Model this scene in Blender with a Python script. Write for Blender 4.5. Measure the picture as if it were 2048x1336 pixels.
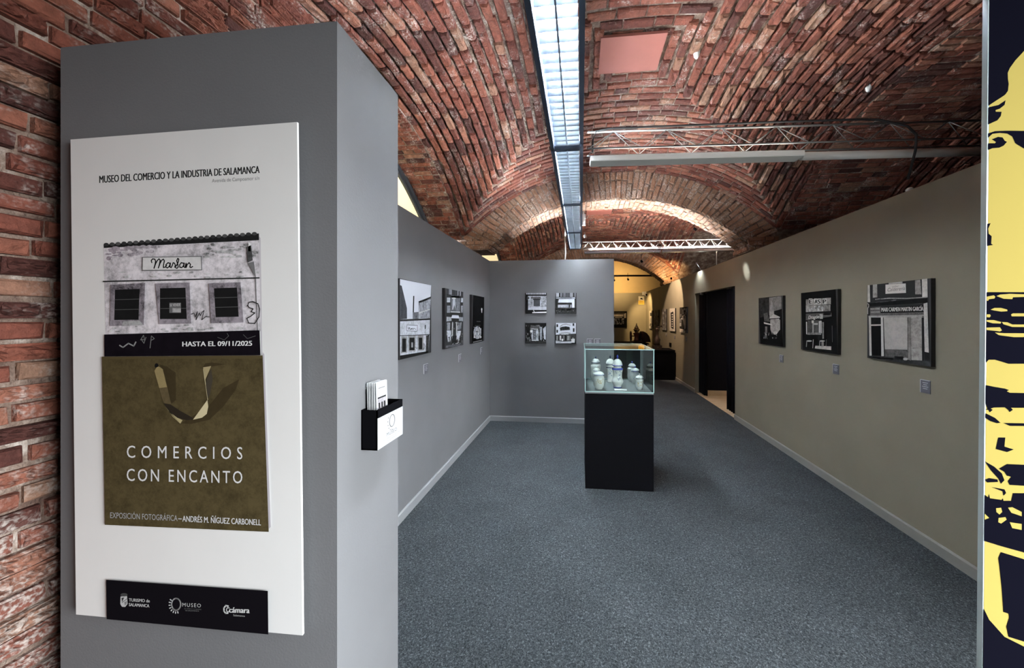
import bpy, math, random
import numpy as np
from mathutils import Matrix, Vector

# ------------------------------------------------------------------ clear
for o in list(bpy.data.objects): bpy.data.objects.remove(o)
sc = bpy.context.scene
COL = sc.collection
RNG = random.Random(7)

# ------------------------------------------------------------------ camera
F, PX, PY, CAMH = 690.0, 1090.0, 634.0, 1.55
PSI = math.atan(72/690); SN, CS = math.sin(PSI), math.cos(PSI)
cam_d = bpy.data.cameras.new('camera'); cam = bpy.data.objects.new('camera', cam_d); COL.objects.link(cam)
cam.location = (0, 0, CAMH); cam.rotation_euler = (math.pi/2, 0, PSI)
cam_d.sensor_width = 36; cam_d.lens = 36*F/2048
cam_d.shift_x = (1024-PX)/2048; cam_d.shift_y = (PY-668)/2048
cam_d.clip_start = 0.05; cam_d.clip_end = 100
sc.camera = cam

# ------------------------------------------------------------------ world, exposure, light levels
W_STR = 22.5          # assumed daylight through an unseen, added opening on the right, behind the viewer
TUBE = 228.0           # ceiling luminaire tubes
UP1, UP2 = 18.0, 420.0 # linear uplights on the two trusses
EXPOSURE = 1.0
w = bpy.data.worlds.new('world'); sc.world = w; w.use_nodes = True
w.node_tree.nodes['Background'].inputs[0].default_value = (0.93, 0.97, 1.0, 1)
w.node_tree.nodes['Background'].inputs[1].default_value = W_STR
pl_ = bpy.data.lights.new('daylight_portal', 'AREA'); pl_.shape = 'RECTANGLE'; pl_.size = 1.7; pl_.size_y = 2.4; pl_.cycles.is_portal = True
po_ = bpy.data.objects.new('daylight_portal', pl_); COL.objects.link(po_); po_.location = (2.40, -.35, 1.2); po_.rotation_euler = (math.pi/2, 0, math.pi/2)
vs = sc.view_settings
vs.view_transform = 'Standard'; vs.look = 'None'; vs.gamma = 1; vs.exposure = EXPOSURE; vs.use_curve_mapping = False

# ------------------------------------------------------------------ pixel -> place helpers
def ray(u, v):
    a = (u-PX)/F; b = (PY-v)/F
    return (-SN+a*CS, CS+a*SN, b)
def onX(u, v, X):
    r = ray(u, v); t = X/r[0]; return Vector((X, r[1]*t, CAMH+r[2]*t))
def onY(u, v, Y):
    r = ray(u, v); t = Y/r[1]; return Vector((r[0]*t, Y, CAMH+r[2]*t))
def onZ(u, v, Z):
    r = ray(u, v); t = (Z-CAMH)/r[2]; return Vector((r[0]*t, r[1]*t, Z))
def pix(p):
    zc = -SN*p[0]+CS*p[1]
    if zc < .05: return None
    return (PX+F*(CS*p[0]+SN*p[1])/zc, PY-F*(p[2]-CAMH)/zc, zc)

# ------------------------------------------------------------------ materials
def lin(c): return tuple((x/12.92 if x <= .04045 else ((x+.055)/1.055)**2.4) for x in c)
def rgb(r, g, b): return lin((r/255, g/255, b/255))
class NT:
    def __init__(s, name):
        s.m = bpy.data.materials.new(name); s.m.use_nodes = True
        s.t = s.m.node_tree; s.b = s.t.nodes['Principled BSDF']
    def n(s, typ, **kw):
        x = s.t.nodes.new(typ)
        for k, v in kw.items():
            if k.startswith('i_'): x.inputs[int(k[2:])].default_value = v
            else: setattr(x, k, v)
        return x
    def l(s, a, ai, b, bi): s.t.links.new(a.outputs[ai], b.inputs[bi])
    def math(s, op, a, b):
        x = s.n('ShaderNodeMath', operation=op)
        for i, q in enumerate((a, b)):
            if isinstance(q, tuple): s.t.links.new(q[0].outputs[q[1]], x.inputs[i])
            else: x.inputs[i].default_value = q
        return x
    def mix(s, fac, a, b, blend='MIX'):
        x = s.n('ShaderNodeMix', data_type='RGBA', blend_type=blend)
        for i, q in ((0, fac), (6, a), (7, b)):
            if isinstance(q, tuple) and hasattr(q[0], 'outputs'): s.t.links.new(q[0].outputs[q[1]], x.inputs[i])
            elif i == 0: x.inputs[0].default_value = q
            else: x.inputs[i].default_value = (*q[:3], 1)
        return x
def ramp(nt, src, stops):
    r = nt.n('ShaderNodeValToRGB'); e = r.color_ramp.elements
    while len(e) < len(stops): e.new(.5)
    for k, (p, c) in zip(e, stops): k.position = p; k.color = (*c[:3], 1) if len(c) > 1 else (c[0], c[0], c[0], 1)
    nt.l(src, 0, r, 0); return r
def bump(nt, src, oi, strength, dist):
    b = nt.n('ShaderNodeBump'); b.inputs['Strength'].default_value = strength; b.inputs['Distance'].default_value = dist
    nt.l(src, oi, b, 'Height'); nt.l(b, 0, nt.b, 'Normal')
def plain(name, c, rough=.6, metal=0, noise=0, nscale=30, bmp=0, bscale=200, spec=.5):
    nt = NT(name); nt.b.inputs['Base Color'].default_value = (*c, 1); nt.b.inputs['Roughness'].default_value = rough
    nt.b.inputs['Metallic'].default_value = metal; nt.b.inputs['Specular IOR Level'].default_value = spec
    g = nt.n('ShaderNodeNewGeometry')
    if noise:
        t = nt.n('ShaderNodeTexNoise'); t.inputs['Scale'].default_value = nscale; t.inputs['Detail'].default_value = 4
        nt.l(g, 'Position', t, 'Vector')
        r = ramp(nt, t, [(.3, tuple(x*(1-noise) for x in c)), (.7, tuple(min(1, x*(1+noise)) for x in c))])
        nt.l(r, 0, nt.b, 'Base Color')
    if bmp:
        t = nt.n('ShaderNodeTexNoise'); t.inputs['Scale'].default_value = bscale; t.inputs['Detail'].default_value = 3
        nt.l(g, 'Position', t, 'Vector'); bump(nt, t, 0, bmp, .004)
    return nt.m
def emis(name, c, s, rough=.5):
    nt = NT(name); nt.b.inputs['Base Color'].default_value = (*[min(1, x) for x in c], 1)
    nt.b.inputs['Emission Color'].default_value = (*c, 1); nt.b.inputs['Emission Strength'].default_value = s
    nt.b.inputs['Roughness'].default_value = rough
    return nt.m
def brick_mat(name, stuff, pale=0):
    nt = NT(name); g = nt.n('ShaderNodeNewGeometry')
    if stuff: r = nt.n('ShaderNodeAttribute', attribute_name='tint'); ro = 'Fac'
    else: r = nt.n('ShaderNodeObjectInfo'); ro = 'Random'
    cr = nt.n('ShaderNodeValToRGB'); e = cr.color_ramp.elements
    st = [(0, (.060, .020, .016)), (.3, (.135, .040, .027)), (.6, (.195, .060, .038)), (.85, (.25, .090, .056)), (1, (.25, .14, .092))]
    while len(e) < len(st): e.new(.5)
    for k, (p, c) in zip(e, st): k.position = p; k.color = (*c, 1)
    nt.t.links.new(r.outputs[ro], cr.inputs[0])
    n1 = nt.n('ShaderNodeTexNoise'); n1.inputs['Scale'].default_value = 26; n1.inputs['Detail'].default_value = 6; n1.inputs['Roughness'].default_value = .65
    n2 = nt.n('ShaderNodeTexNoise'); n2.inputs['Scale'].default_value = 5.5; n2.inputs['Detail'].default_value = 5; n2.inputs['Roughness'].default_value = .7
    n3 = nt.n('ShaderNodeTexNoise'); n3.inputs['Scale'].default_value = 75; n3.inputs['Detail'].default_value = 4
    for n in (n1, n2, n3): nt.l(g, 'Position', n, 'Vector')
    v = ramp(nt, n1, [(.25, (.55,)), (.75, (1.35,))])
    m1 = nt.mix(1.0, (cr, 0), (v, 0), 'MULTIPLY')
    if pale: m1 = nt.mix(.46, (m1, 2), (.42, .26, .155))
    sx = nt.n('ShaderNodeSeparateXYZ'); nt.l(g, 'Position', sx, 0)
    mr = nt.n('ShaderNodeMapRange'); nt.l(sx, 0, mr, 0)      # pale mix grows towards the left
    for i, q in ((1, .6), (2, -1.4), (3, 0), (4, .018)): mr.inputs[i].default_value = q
    mz = nt.n('ShaderNodeMapRange'); nt.l(sx, 2, mz, 0)      # pale mix grows towards the floor
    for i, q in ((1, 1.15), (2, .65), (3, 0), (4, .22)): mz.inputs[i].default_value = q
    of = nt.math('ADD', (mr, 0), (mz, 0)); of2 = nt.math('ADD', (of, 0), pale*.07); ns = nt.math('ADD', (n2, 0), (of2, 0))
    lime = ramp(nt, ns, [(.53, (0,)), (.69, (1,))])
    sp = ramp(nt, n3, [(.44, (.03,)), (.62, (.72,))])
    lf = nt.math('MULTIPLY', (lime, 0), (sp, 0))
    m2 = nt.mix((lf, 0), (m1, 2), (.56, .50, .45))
    nt.l(m2, 2, nt.b, 'Base Color'); nt.b.inputs['Roughness'].default_value = .85; nt.b.inputs['Specular IOR Level'].default_value = .35
    ad = nt.math('ADD', (n1, 0), (n3, 0)); bump(nt, ad, 0, .65, .012)
    return nt.m
def mortar_mat():
    nt = NT('mortar'); g = nt.n('ShaderNodeNewGeometry')
    n1 = nt.n('ShaderNodeTexNoise'); n1.inputs['Scale'].default_value = 9; n1.inputs['Detail'].default_value = 6; n1.inputs['Roughness'].default_value = .7
    n2 = nt.n('ShaderNodeTexNoise'); n2.inputs['Scale'].default_value = 60; n2.inputs['Detail'].default_value = 4
    for n in (n1, n2): nt.l(g, 'Position', n, 'Vector')
    c = ramp(nt, n1, [(.38, (.12, .070, .052)), (.54, (.25, .18, .14)), (.70, (.50, .44, .385))])
    nt.l(c, 0, nt.b, 'Base Color'); nt.b.inputs['Roughness'].default_value = .95
    bump(nt, n2, 0, .9, .02); return nt.m
def carpet_mat():
    nt = NT('carpet'); g = nt.n('ShaderNodeNewGeometry')
    n1 = nt.n('ShaderNodeTexNoise'); n1.inputs['Scale'].default_value = 115; n1.inputs['Detail'].default_value = 3; n1.inputs['Roughness'].default_value = .6
    n1.inputs['Distortion'].default_value = 1.2
    n2 = nt.n('ShaderNodeTexNoise'); n2.inputs['Scale'].default_value = 3; n2.inputs['Detail'].default_value = 3
    for n in (n1, n2): nt.l(g, 'Position', n, 'Vector')
    c = ramp(nt, n1, [(.34, (.013, .015, .017)), (.5, (.038, .044, .048)), (.60, (.072, .080, .086)), (.70, (.155, .165, .17))])
    v = ramp(nt, n2, [(.3, (.86,)), (.7, (1.1,))])
    m = nt.mix(1.0, (c, 0), (v, 0), 'MULTIPLY')
    nt.l(m, 2, nt.b, 'Base Color'); nt.b.inputs['Roughness'].default_value = .95; nt.b.inputs['Specular IOR Level'].default_value = .15
    bump(nt, n1, 0, .5, .006); return nt.m
def print_mat():
    nt = NT('print'); a = nt.n('ShaderNodeAttribute', attribute_name='col'); tc = nt.n('ShaderNodeTexCoord')
    n1 = nt.n('ShaderNodeTexNoise'); n1.inputs['Scale'].default_value = 20; n1.inputs['Detail'].default_value = 12; n1.inputs['Roughness'].default_value = .80
    nt.l(tc, 'Object', n1, 'Vector')
    v = ramp(nt, n1, [(.36, (.06,)), (.48, (.72,)), (.56, (1.12,)), (.66, (1.3,))])
    m = nt.mix((a, 'Alpha'), (1, 1, 1), (v, 0))
    k = nt.mix(1.0, (a, 'Color'), (m, 2), 'MULTIPLY')
    nt.l(k, 2, nt.b, 'Base Color'); nt.b.inputs['Roughness'].default_value = .8; nt.b.inputs['Specular IOR Level'].default_value = 0
    return nt.m
def glass_mat():
    nt = NT('glass'); out = nt.t.nodes['Material Output']
    tr = nt.n('ShaderNodeBsdfTransparent'); tr.inputs[0].default_value = (.93, .975, .965, 1)
    gl = nt.n('ShaderNodeBsdfGlossy'); gl.inputs['Roughness'].default_value = .02; gl.inputs['Color'].default_value = (1, 1, 1, 1)
    fr = nt.n('ShaderNodeFresnel'); fr.inputs['IOR'].default_value = 1.45
    mx = nt.n('ShaderNodeMixShader'); nt.l(fr, 0, mx, 0); nt.l(tr, 0, mx, 1); nt.l(gl, 0, mx, 2); nt.l(mx, 0, out, 0)
    return nt.m
def wood_mat():
    nt = NT('wood_floor'); g = nt.n('ShaderNodeNewGeometry')
    mp = nt.n('ShaderNodeMapping'); mp.inputs['Scale'].default_value = (1, 9, 1); nt.l(g, 'Position', mp, 0)
    n1 = nt.n('ShaderNodeTexNoise'); n1.inputs['Scale'].default_value = 4; n1.inputs['Detail'].default_value = 5; nt.l(mp, 0, n1, 'Vector')
    c = ramp(nt, n1, [(.3, (.46, .33, .20)), (.7, (.66, .51, .34))]); nt.l(c, 0, nt.b, 'Base Color'); nt.b.inputs['Roughness'].default_value = .5
    return nt.m
M = dict(
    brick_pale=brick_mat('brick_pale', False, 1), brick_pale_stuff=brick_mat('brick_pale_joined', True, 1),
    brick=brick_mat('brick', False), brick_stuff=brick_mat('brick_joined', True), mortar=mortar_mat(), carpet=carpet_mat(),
    grey=plain('grey_paint', (.17, .173, .18), .75, noise=.05, nscale=2.5, bmp=.12, bscale=160, spec=.3),
    beige=plain('greige_paint', (.232, .212, .156), .8, noise=.05, nscale=2.5, bmp=.12, bscale=160, spec=.3),
    skirt=plain('skirting_paint', (.28, .29, .30), .5),
    skirt_b=plain('skirting_greige', (.26, .255, .23), .5),
    black=plain('black_paint', (.003, .003, .004), .85, spec=.05), cloth=plain('black_cloth', (.006, .006, .009), .95, spec=.1),
    white=plain('white_plastic', (.72, .72, .70), .45), paper=plain('white_board', (.80, .80, .785), .55, noise=.015, nscale=6),
    dark=plain('dark_edge', (.010, .009, .010), .6), rail=plain('luminaire_rail', (.05, .065, .10), .45, metal=.3),
    alu=plain('louvre_aluminium', (.80, .88, .97), .22, metal=1.0), steel=plain('truss_steel', (.20, .20, .20), .45, metal=.7),
    unit=plain('light_unit_casing', (.66, .65, .61), .5), print=print_mat(), glass=glass_mat(),
    gedge=plain('glass_edge', (.36, .54, .52), .15), wood=wood_mat(), terra=plain('red_cover_plate', (.27, .088, .068), .75, noise=.06, nscale=5),
    plaster=plain('yellow_plaster', (.55, .42, .22), .9, noise=.06, nscale=3), deck=plain('grey_deck', (.13, .135, .14), .7),
    porc=plain('porcelain', (.56, .555, .54), .22), cobalt=plain('cobalt_glaze', (.04, .055, .30), .2), navy=plain('navy_glaze', (.02, .03, .07), .2),
    ochre=plain('ochre_decoration', (.36, .22, .05), .35), gcol=plain('greyblue_decoration', (.12, .14, .24), .35),
    iron=plain('dark_iron', (.03, .018, .013), .4, metal=.3), redp=plain('dark_red_enamel', (.075, .018, .012), .35), brass=plain('brass', (.75, .60, .38), .25, metal=.9),
    rubber=plain('black_cable', (.008, .008, .01), .6), conduit=plain('white_conduit', (.68, .66, .60), .5),
    tube=emis('tube_glow', (.86, .94, 1.0), TUBE), up1=emis('uplight_glow_dim', (1, .93, .84), UP1), up2=emis('uplight_glow', (1, .93, .84), UP2),
    blind=emis('sunlit_blind', (1.0, .83, .47), .38), frame=plain('window_frame', (.035, .04, .048), .45),
    caption=plain('caption_card', (.10, .10, .118), .5), text=plain('caption_text', (.46, .46, .50), .5),
    reflector=plain('white_reflector', (.85, .87, .88), .5),
    paving=plain('paving', (.16, .155, .145), .9),
    plate_white=plain('plate_white', (.50, .51, .52), .5),
    acry=plain('acrylic_edge', (.55, .66, .66), .2),
)

# ------------------------------------------------------------------ mesh helpers
class MB:
    def __init__(s): s.v = []; s.f = []; s.mi = []; s.sm = []
    def add(s, vs, fs, mi=0, smooth=False):
        k = len(s.v); s.v += [tuple(q) for q in vs]
        for f in fs: s.f.append(tuple(i+k for i in f)); s.mi.append(mi); s.sm.append(smooth)
        return s
    def box(s, a, b, mi=0):
        x0, y0, z0 = (min(p, q) for p, q in zip(a, b)); x1, y1, z1 = (max(p, q) for p, q in zip(a, b))
        return s.add([(x0,y0,z0),(x1,y0,z0),(x1,y1,z0),(x0,y1,z0),(x0,y0,z1),(x1,y0,z1),(x1,y1,z1),(x0,y1,z1)],
              [(0,3,2,1),(4,5,6,7),(0,1,5,4),(1,2,6,5),(2,3,7,6),(3,0,4,7)], mi)
    def obox(s, c, ex, ey, ez, mi=0):   # oriented box, half-axis vectors
        c, ex, ey, ez = map(Vector, (c, ex, ey, ez))
        vs = [c+sx*ex+sy*ey+sz*ez for sz in (-1,1) for sx, sy in ((-1,-1),(1,-1),(1,1),(-1,1))]
        return s.add(vs, [(0,3,2,1),(4,5,6,7),(0,1,5,4),(1,2,6,5),(2,3,7,6),(3,0,4,7)], mi)
    def tube(s, pts, r, n=8, mi=0, cap=True):
        pts = [Vector(p) for p in pts]; k0 = len(s.v); m = len(pts)
        rr = r if isinstance(r, (list, tuple)) else [r]*m
        vs = []; up = Vector((0,0,1))
        for i, p in enumerate(pts):
            d = (pts[min(i+1, m-1)]-pts[max(i-1, 0)]).normalized()
            a = d.cross(up if abs(d.z) < .95 else Vector((1,0,0))).normalized(); b = d.cross(a)
            vs += [p+rr[i]*(math.cos(2*math.pi*j/n)*a+math.sin(2*math.pi*j/n)*b) for j in range(n)]
        fs = [(i*n+j, i*n+(j+1)%n, (i+1)*n+(j+1)%n, (i+1)*n+j) for i in range(m-1) for j in range(n)]
        s.add(vs, fs, mi, True)
        if cap: s.add([], [], mi); s.f += [tuple(k0+j for j in range(n))[::-1], tuple(k0+(m-1)*n+j for j in range(n))]; s.mi += [mi]*2; s.sm += [False]*2
        return s
    def lathe(s, prof, c=(0,0,0), n=24, mi=0, cap=True):   # prof: (r,z) list
        vs = [(c[0]+r*math.cos(2*math.pi*j/n), c[1]+r*math.sin(2*math.pi*j/n), c[2]+z) for r, z in prof for j in range(n)]
        fs = [(i*n+j, i*n+(j+1)%n, (i+1)*n+(j+1)%n, (i+1)*n+j) for i in range(len(prof)-1) for j in range(n)]
        k0 = len(s.v); s.add(vs, fs, mi, True)
        if cap:
            s.f += [tuple(k0+j for j in range(n))[::-1], tuple(k0+(len(prof)-1)*n+j for j in range(n))]; s.mi += [mi]*2; s.sm += [False]*2
        return s
    def prism(s, poly, d, mi=0):   # poly: 3d points, d: extrusion vector
        poly = [Vector(p) for p in poly]; d = Vector(d); n = len(poly)
        return s.add(poly+[p+d for p in poly], [tuple(range(n)), tuple(range(2*n-1, n-1, -1))]+[(i, n+i, n+(i+1)%n, (i+1)%n) for i in range(n)], mi)
    def mesh(s, name, mats, off=(0,0,0)):
        me = bpy.data.meshes.new(name)
        me.from_pydata([(a-off[0], b-off[1], c-off[2]) for a, b, c in s.v], [], s.f)
        for m in mats: me.materials.append(m)
        if len(mats) > 1: me.polygons.foreach_set('material_index', s.mi)
        if any(s.sm): me.polygons.foreach_set('use_smooth', s.sm)
        me.update(); return me
def tag(o, label=None, cat=None, group=None, kind=None):
    if label: o['label'] = label
    if cat: o['category'] = cat
    if group: o['group'] = group
    if kind: o['kind'] = kind
    return o
def link(name, data, parent=None):
    o = bpy.data.objects.new(name, data); COL.objects.link(o)
    if parent: o.parent = parent
    return o
def empty(name, loc, label, cat, group=None):
    o = link(name, None); o.location = loc; o.empty_display_size = .1
    return tag(o, label, cat, group)
def part(name, mb, mat, parent, label=None):
    mats = mat if isinstance(mat, (list, tuple)) else [mat]
    base = Vector((0, 0, 0)); q = parent
    while q is not None: base += Vector(q.location); q = q.parent
    o = link(name, mb.mesh(name, mats, base), parent)
    if label: o['label'] = label
    return o
def single(name, mb, mat, label, cat, group=None, kind=None, loc=(0,0,0)):
    mats = mat if isinstance(mat, (list, tuple)) else [mat]
    o = link(name, mb.mesh(name, mats, loc)); o.location = loc
    return tag(o, label, cat, group, kind)
def struct(name, mb, mat, label, cat): return single(name, mb, mat, label, cat, kind='structure')

# ------------------------------------------------------------------ bricks
def brick_mesh(seed, nx=3, ny=2, rough=.06):
    r = random.Random(seed); mb = MB()
    # outer ring at z=0 and z=.62, then a domed, chipped face grid up to z=1 ; unit box centred in x,y
    j = lambda a: r.uniform(-a, a)
    base = [(-.5,-.5),(.5,-.5),(.5,.5),(-.5,.5)]
    ix, iy = .5-.05, .5-.13
    grid = {}
    vs = [(x, y, -.25) for x, y in base]+[(x+j(.015), y+j(.05), .62+j(.12)) for x, y in base]
    fs = [(0,1,5,4),(1,2,6,5),(2,3,7,6),(3,0,4,7)]
    for b in range(ny+1):
        for a in range(nx+1):
            grid[a, b] = len(vs)
            vs.append((-ix+2*ix*a/nx+j(.02), -iy+2*iy*b/ny+j(.06), 1+j(rough*2.2)-(.18 if r.random() < .12 else 0)))
    for b in range(ny):
        for a in range(nx): fs.append((grid[a,b], grid[a+1,b], grid[a+1,b+1], grid[a,b+1]))
    e = [[grid[a,0] for a in range(nx+1)], [grid[nx,b] for b in range(ny+1)], [grid[a,ny] for a in range(nx,-1,-1)], [grid[0,b] for b in range(ny,-1,-1)]]
    for k in range(4): fs.append((4+k, 4+(k+1)%4)+tuple(e[k][::-1]))
    mb.add(vs, fs)
    return mb
BR = [brick_mesh(i) for i in range(12)]
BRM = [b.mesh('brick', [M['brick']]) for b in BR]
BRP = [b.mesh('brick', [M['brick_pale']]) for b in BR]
BRV = [np.array(b.v) for b in BR]
HR = [brick_mesh(100+i, 10, 5, .17) for i in range(10)]
HRM = [b.mesh('brick', [M['brick']]) for b in HR]
# screen areas covered by the partitions and the board: bricks there need no object of their own
HIDE = [(121,95),(672,42),(798,189),(803,418),(980,522),(1228,520),(1228,600),(1292,583),(1965,320),(1972,-50),(2100,-50),(2100,1400),(121,1400)]
def inside(u, v, poly):
    c = False; n = len(poly)
    for i in range(n):
        (x1, y1), (x2, y2) = poly[i], poly[(i+1) % n]
        if (y1 > v) != (y2 > v) and u < (x2-x1)*(v-y1)/(y2-y1)+x1: c = not c
    return c
def lay(owner, bricks, limit=300, hires=False, stuff_name='brickwork', pale=False):
    """bricks: (pos, T, C, N, L, W, H): length axis, course axis, outward normal. The largest in view become parts."""
    sc_ = []
    for i, (p, T, C, N, L, W_, H_) in enumerate(bricks):
        q = pix(p); a = 0
        if q and 0 < q[0] < 2048 and 0 < q[1] < 1336 and not inside(q[0], q[1], HIDE):
            d = Vector((p[0], p[1], p[2]-CAMH)); a = L*W_*max(0, -d.normalized().dot(N)+.25)/q[2]**2
        sc_.append((a, i))
    sc_.sort(reverse=True)
    keep = {i for a, i in sc_[:limit] if a > 0}
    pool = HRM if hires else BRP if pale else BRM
    V = []; Fc = []; ti = []; off = 0
    for i, (p, T, C, N, L, W_, H_) in enumerate(bricks):
        k = RNG.randrange(len(BR)); sg = RNG.choice((-1, 1))
        T = Vector(T)*sg; C = Vector(C)*sg
        if T.cross(C).dot(N) < 0: C = -C
        mt = Matrix(((T.x*L, C.x*W_, N[0]*H_, p[0]), (T.y*L, C.y*W_, N[1]*H_, p[1]), (T.z*L, C.z*W_, N[2]*H_, p[2]), (0,0,0,1)))
        if i in keep:
            o = link('brick', pool[k % len(pool)], owner); o.matrix_basis = mt
        else:
            A = np.array(mt); vv = BRV[k] @ A[:3, :3].T + A[:3, 3]
            V.append(vv); Fc += [tuple(j+off for j in f) for f in BR[k].f]; off += len(vv); ti += [RNG.random()]*len(vv)
    if V:
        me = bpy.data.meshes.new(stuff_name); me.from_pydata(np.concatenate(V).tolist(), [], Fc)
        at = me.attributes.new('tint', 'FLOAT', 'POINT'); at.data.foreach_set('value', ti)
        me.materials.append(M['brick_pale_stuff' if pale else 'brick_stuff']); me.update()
        o = link(stuff_name, me, owner); o['kind'] = 'stuff'
def run(pts, lo=.12, hi=.25, gap=.012):
    """pts: dense polyline (Vector list) -> (pos, tangent, length) bricks along it"""
    out = []; s = [0]
    for a, b in zip(pts, pts[1:]): s.append(s[-1]+(b-a).length)
    tot = s[-1]
    if tot < .05: return out
    def at(q):
        q = min(max(q, 0), tot); lo_ = 0
        for i in range(len(s)-1):
            if s[i+1] >= q: lo_ = i; break
        t = (q-s[lo_])/max(1e-9, s[lo_+1]-s[lo_]); return pts[lo_].lerp(pts[lo_+1], t)
    q = -RNG.uniform(0, .1)
    while q < tot-.03:
        L = RNG.choice((RNG.uniform(lo, lo*1.3), RNG.uniform(hi*.8, hi)))
        a, b = max(q, 0), min(q+L, tot)
        if b-a > .04:
            pa, pb = at(a), at(b); out.append(((pa+pb)/2, (pb-pa).normalized(), (b-a)-gap))
        q += L
    return out
def jit(a): return RNG.uniform(-a, a)

# ------------------------------------------------------------------ vault geometry
ZS, RISE, PW = 2.74, .92, 2.4
VX0, VX1 = -1.80, 2.72
BAYS = [(.62, 5.08), (5.53, 9.99), (10.44, 14.9)]
def g(t): return 1-min(1, abs(t))**PW
class Bay:
    def __init__(s, x0, x1, y0, y1):
        s.x0, s.x1, s.y0, s.y1 = x0, x1, y0, y1
        s.xc, s.hx, s.yc, s.hy = (x0+x1)/2, (x1-x0)/2, (y0+y1)/2, (y1-y0)/2
    def zA(s, x): return ZS+RISE*g((x-s.xc)/s.hx)
    def zB(s, y): return ZS+RISE*g((y-s.yc)/s.hy)
    def shell(s, n=40):
        mb = MB(); vs = []; fs = []
        for j in range(n+1):
            for i in range(n+1):
                x = s.x0+(s.x1-s.x0)*i/n; y = s.y0+(s.y1-s.y0)*j/n
                vs.append((x, y, max(s.zA(x), s.zB(y))))
        for j in range(n):
            for i in range(n):
                a, b, c, d = j*(n+1)+i, j*(n+1)+i+1, (j+1)*(n+1)+i+1, (j+1)*(n+1)+i
                if (i < n//2) == (j < n//2): fs += [(a, c, b), (a, d, c)]
                else: fs += [(a, d, b), (b, d, c)]
        return mb.add(vs, fs)
    def bricks(s, cw=.091, bw=.064, bh=.036, keep=lambda p: True, webs='LRNF'):
        out = []
        nx = int(s.hx/cw); ny = int(s.hy/cw)
        for sgn, w_ in ((-1, 'L'), (1, 'R')):
            if w_ not in webs: continue
            for i in range(nx):
                x = s.xc+sgn*(s.hx-(i+.5)*s.hx/nx); t = abs(x-s.xc)/s.hx; y0, y1 = s.yc-s.hy*t, s.yc+s.hy*t
                pts = [Vector((x, y0+(y1-y0)*k/60, s.zB(y0+(y1-y0)*k/60))) for k in range(61)]
                off = jit(.006)
                for p, T, L in run(pts):
                    N = Vector((0, T.z, -T.y)).normalized()
                    if N.z > 0: N = -N
                    if keep(p): out.append((p+Vector((off+jit(.004), 0, 0)), T, Vector((1,0,0)), N, L, bw+jit(.006), bh+jit(.008)))
        for sgn, w_ in ((-1, 'N'), (1, 'F')):
            if w_ not in webs: continue
            for i in range(ny):
                y = s.yc+sgn*(s.hy-(i+.5)*s.hy/ny); t = abs(y-s.yc)/s.hy; x0, x1 = s.xc-s.hx*t, s.xc+s.hx*t
                pts = [Vector((x0+(x1-x0)*k/60, y, s.zA(x0+(x1-x0)*k/60))) for k in range(61)]
                for p, T, L in run(pts):
                    N = Vector((T.z, 0, -T.x)).normalized()
                    if N.z > 0: N = -N
                    if keep(p): out.append((p+Vector((0, jit(.006), 0)), T, Vector((0,1,0)), N, L, bw+jit(.006), .016+jit(.006)))
        return out
    def lunette(s, y0, y1, n=30, drop=0): return [(y0+(y1-y0)*k/n, s.zB(y0+(y1-y0)*k/n)-drop) for k in range(n+1)]
B1, B2, B3 = (Bay(VX0, VX1, *b) for b in BAYS)
def wall_bricks(x, sx, y0, y1, z0, z1, ok=lambda y, z: True, ch=.067, lo=.13, hi=.25, depth=.02):
    """courses on a wall plane X=x whose visible side faces sx"""
    out = []; n = int((z1-z0)/ch)
    for i in range(n):
        z = z0+(i+.5)*ch
        for p, T, L in run([Vector((x, y0, z)), Vector((x, y1, z))], lo, hi, .014):
            if ok(p.y, p.z): out.append((p+Vector((0, 0, jit(.005))), T, Vector((0,0,1)), Vector((sx,0,0)), L, ch-.015+jit(.006), depth+jit(.008)))
    return out
def face_bricks(y, x0, x1, z0, z1, ch=.067, ok=lambda x, z: True):
    out = []; n = int((z1-z0)/ch)
    for i in range(n):
        z = z0+(i+.5)*ch
        for p, T, L in run([Vector((x0, y, z)), Vector((x1, y, z))], .12, .25, .014):
            if ok(p.x, p.z): out.append((p+Vector((0, 0, jit(.004))), T, Vector((0,0,1)), Vector((0,-1,0)), L, ch-.015+jit(.005), .016+jit(.006)))
    return out
def reveal(bay, x0, x1, y0, y1, drop, name_bricks):
    """barrel strip between x0 and x1 along the lunette curve, plus its bricks (long side along x)"""
    cv = bay.lunette(y0, y1, 30, drop); vs = []; fs = []
    for y, z in cv: vs += [(x0, y, z), (x1, y, z)]
    for k in range(30): fs.append((2*k, 2*k+1, 2*k+3, 2*k+2))
    pts = [Vector((0, y, z)) for y, z in cv]
    tot = sum((b-a).length for a, b in zip(pts, pts[1:])); n = int(tot/.067)
    out = []; s = 0; k = 0; target = .033
    for a, b in zip(pts, pts[1:]):
        L = (b-a).length
        while target <= s+L and k < n:
            p = a.lerp(b, (target-s)/L); d = (b-a).normalized(); N = Vector((0, d.z, -d.y))
            if N.z > 0: N = -N
            if N.y*(bay.yc-p.y) < 0: N = N
            for q, T, l in run([Vector((min(x0,x1), p.y, p.z)), Vector((max(x0,x1), p.y, p.z))], .12, .25, .014):
                out.append((q, T, d, N, l, .052+jit(.006), .014+jit(.007)))
            target += .067; k += 1
        s += L
    return vs, fs, out

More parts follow.
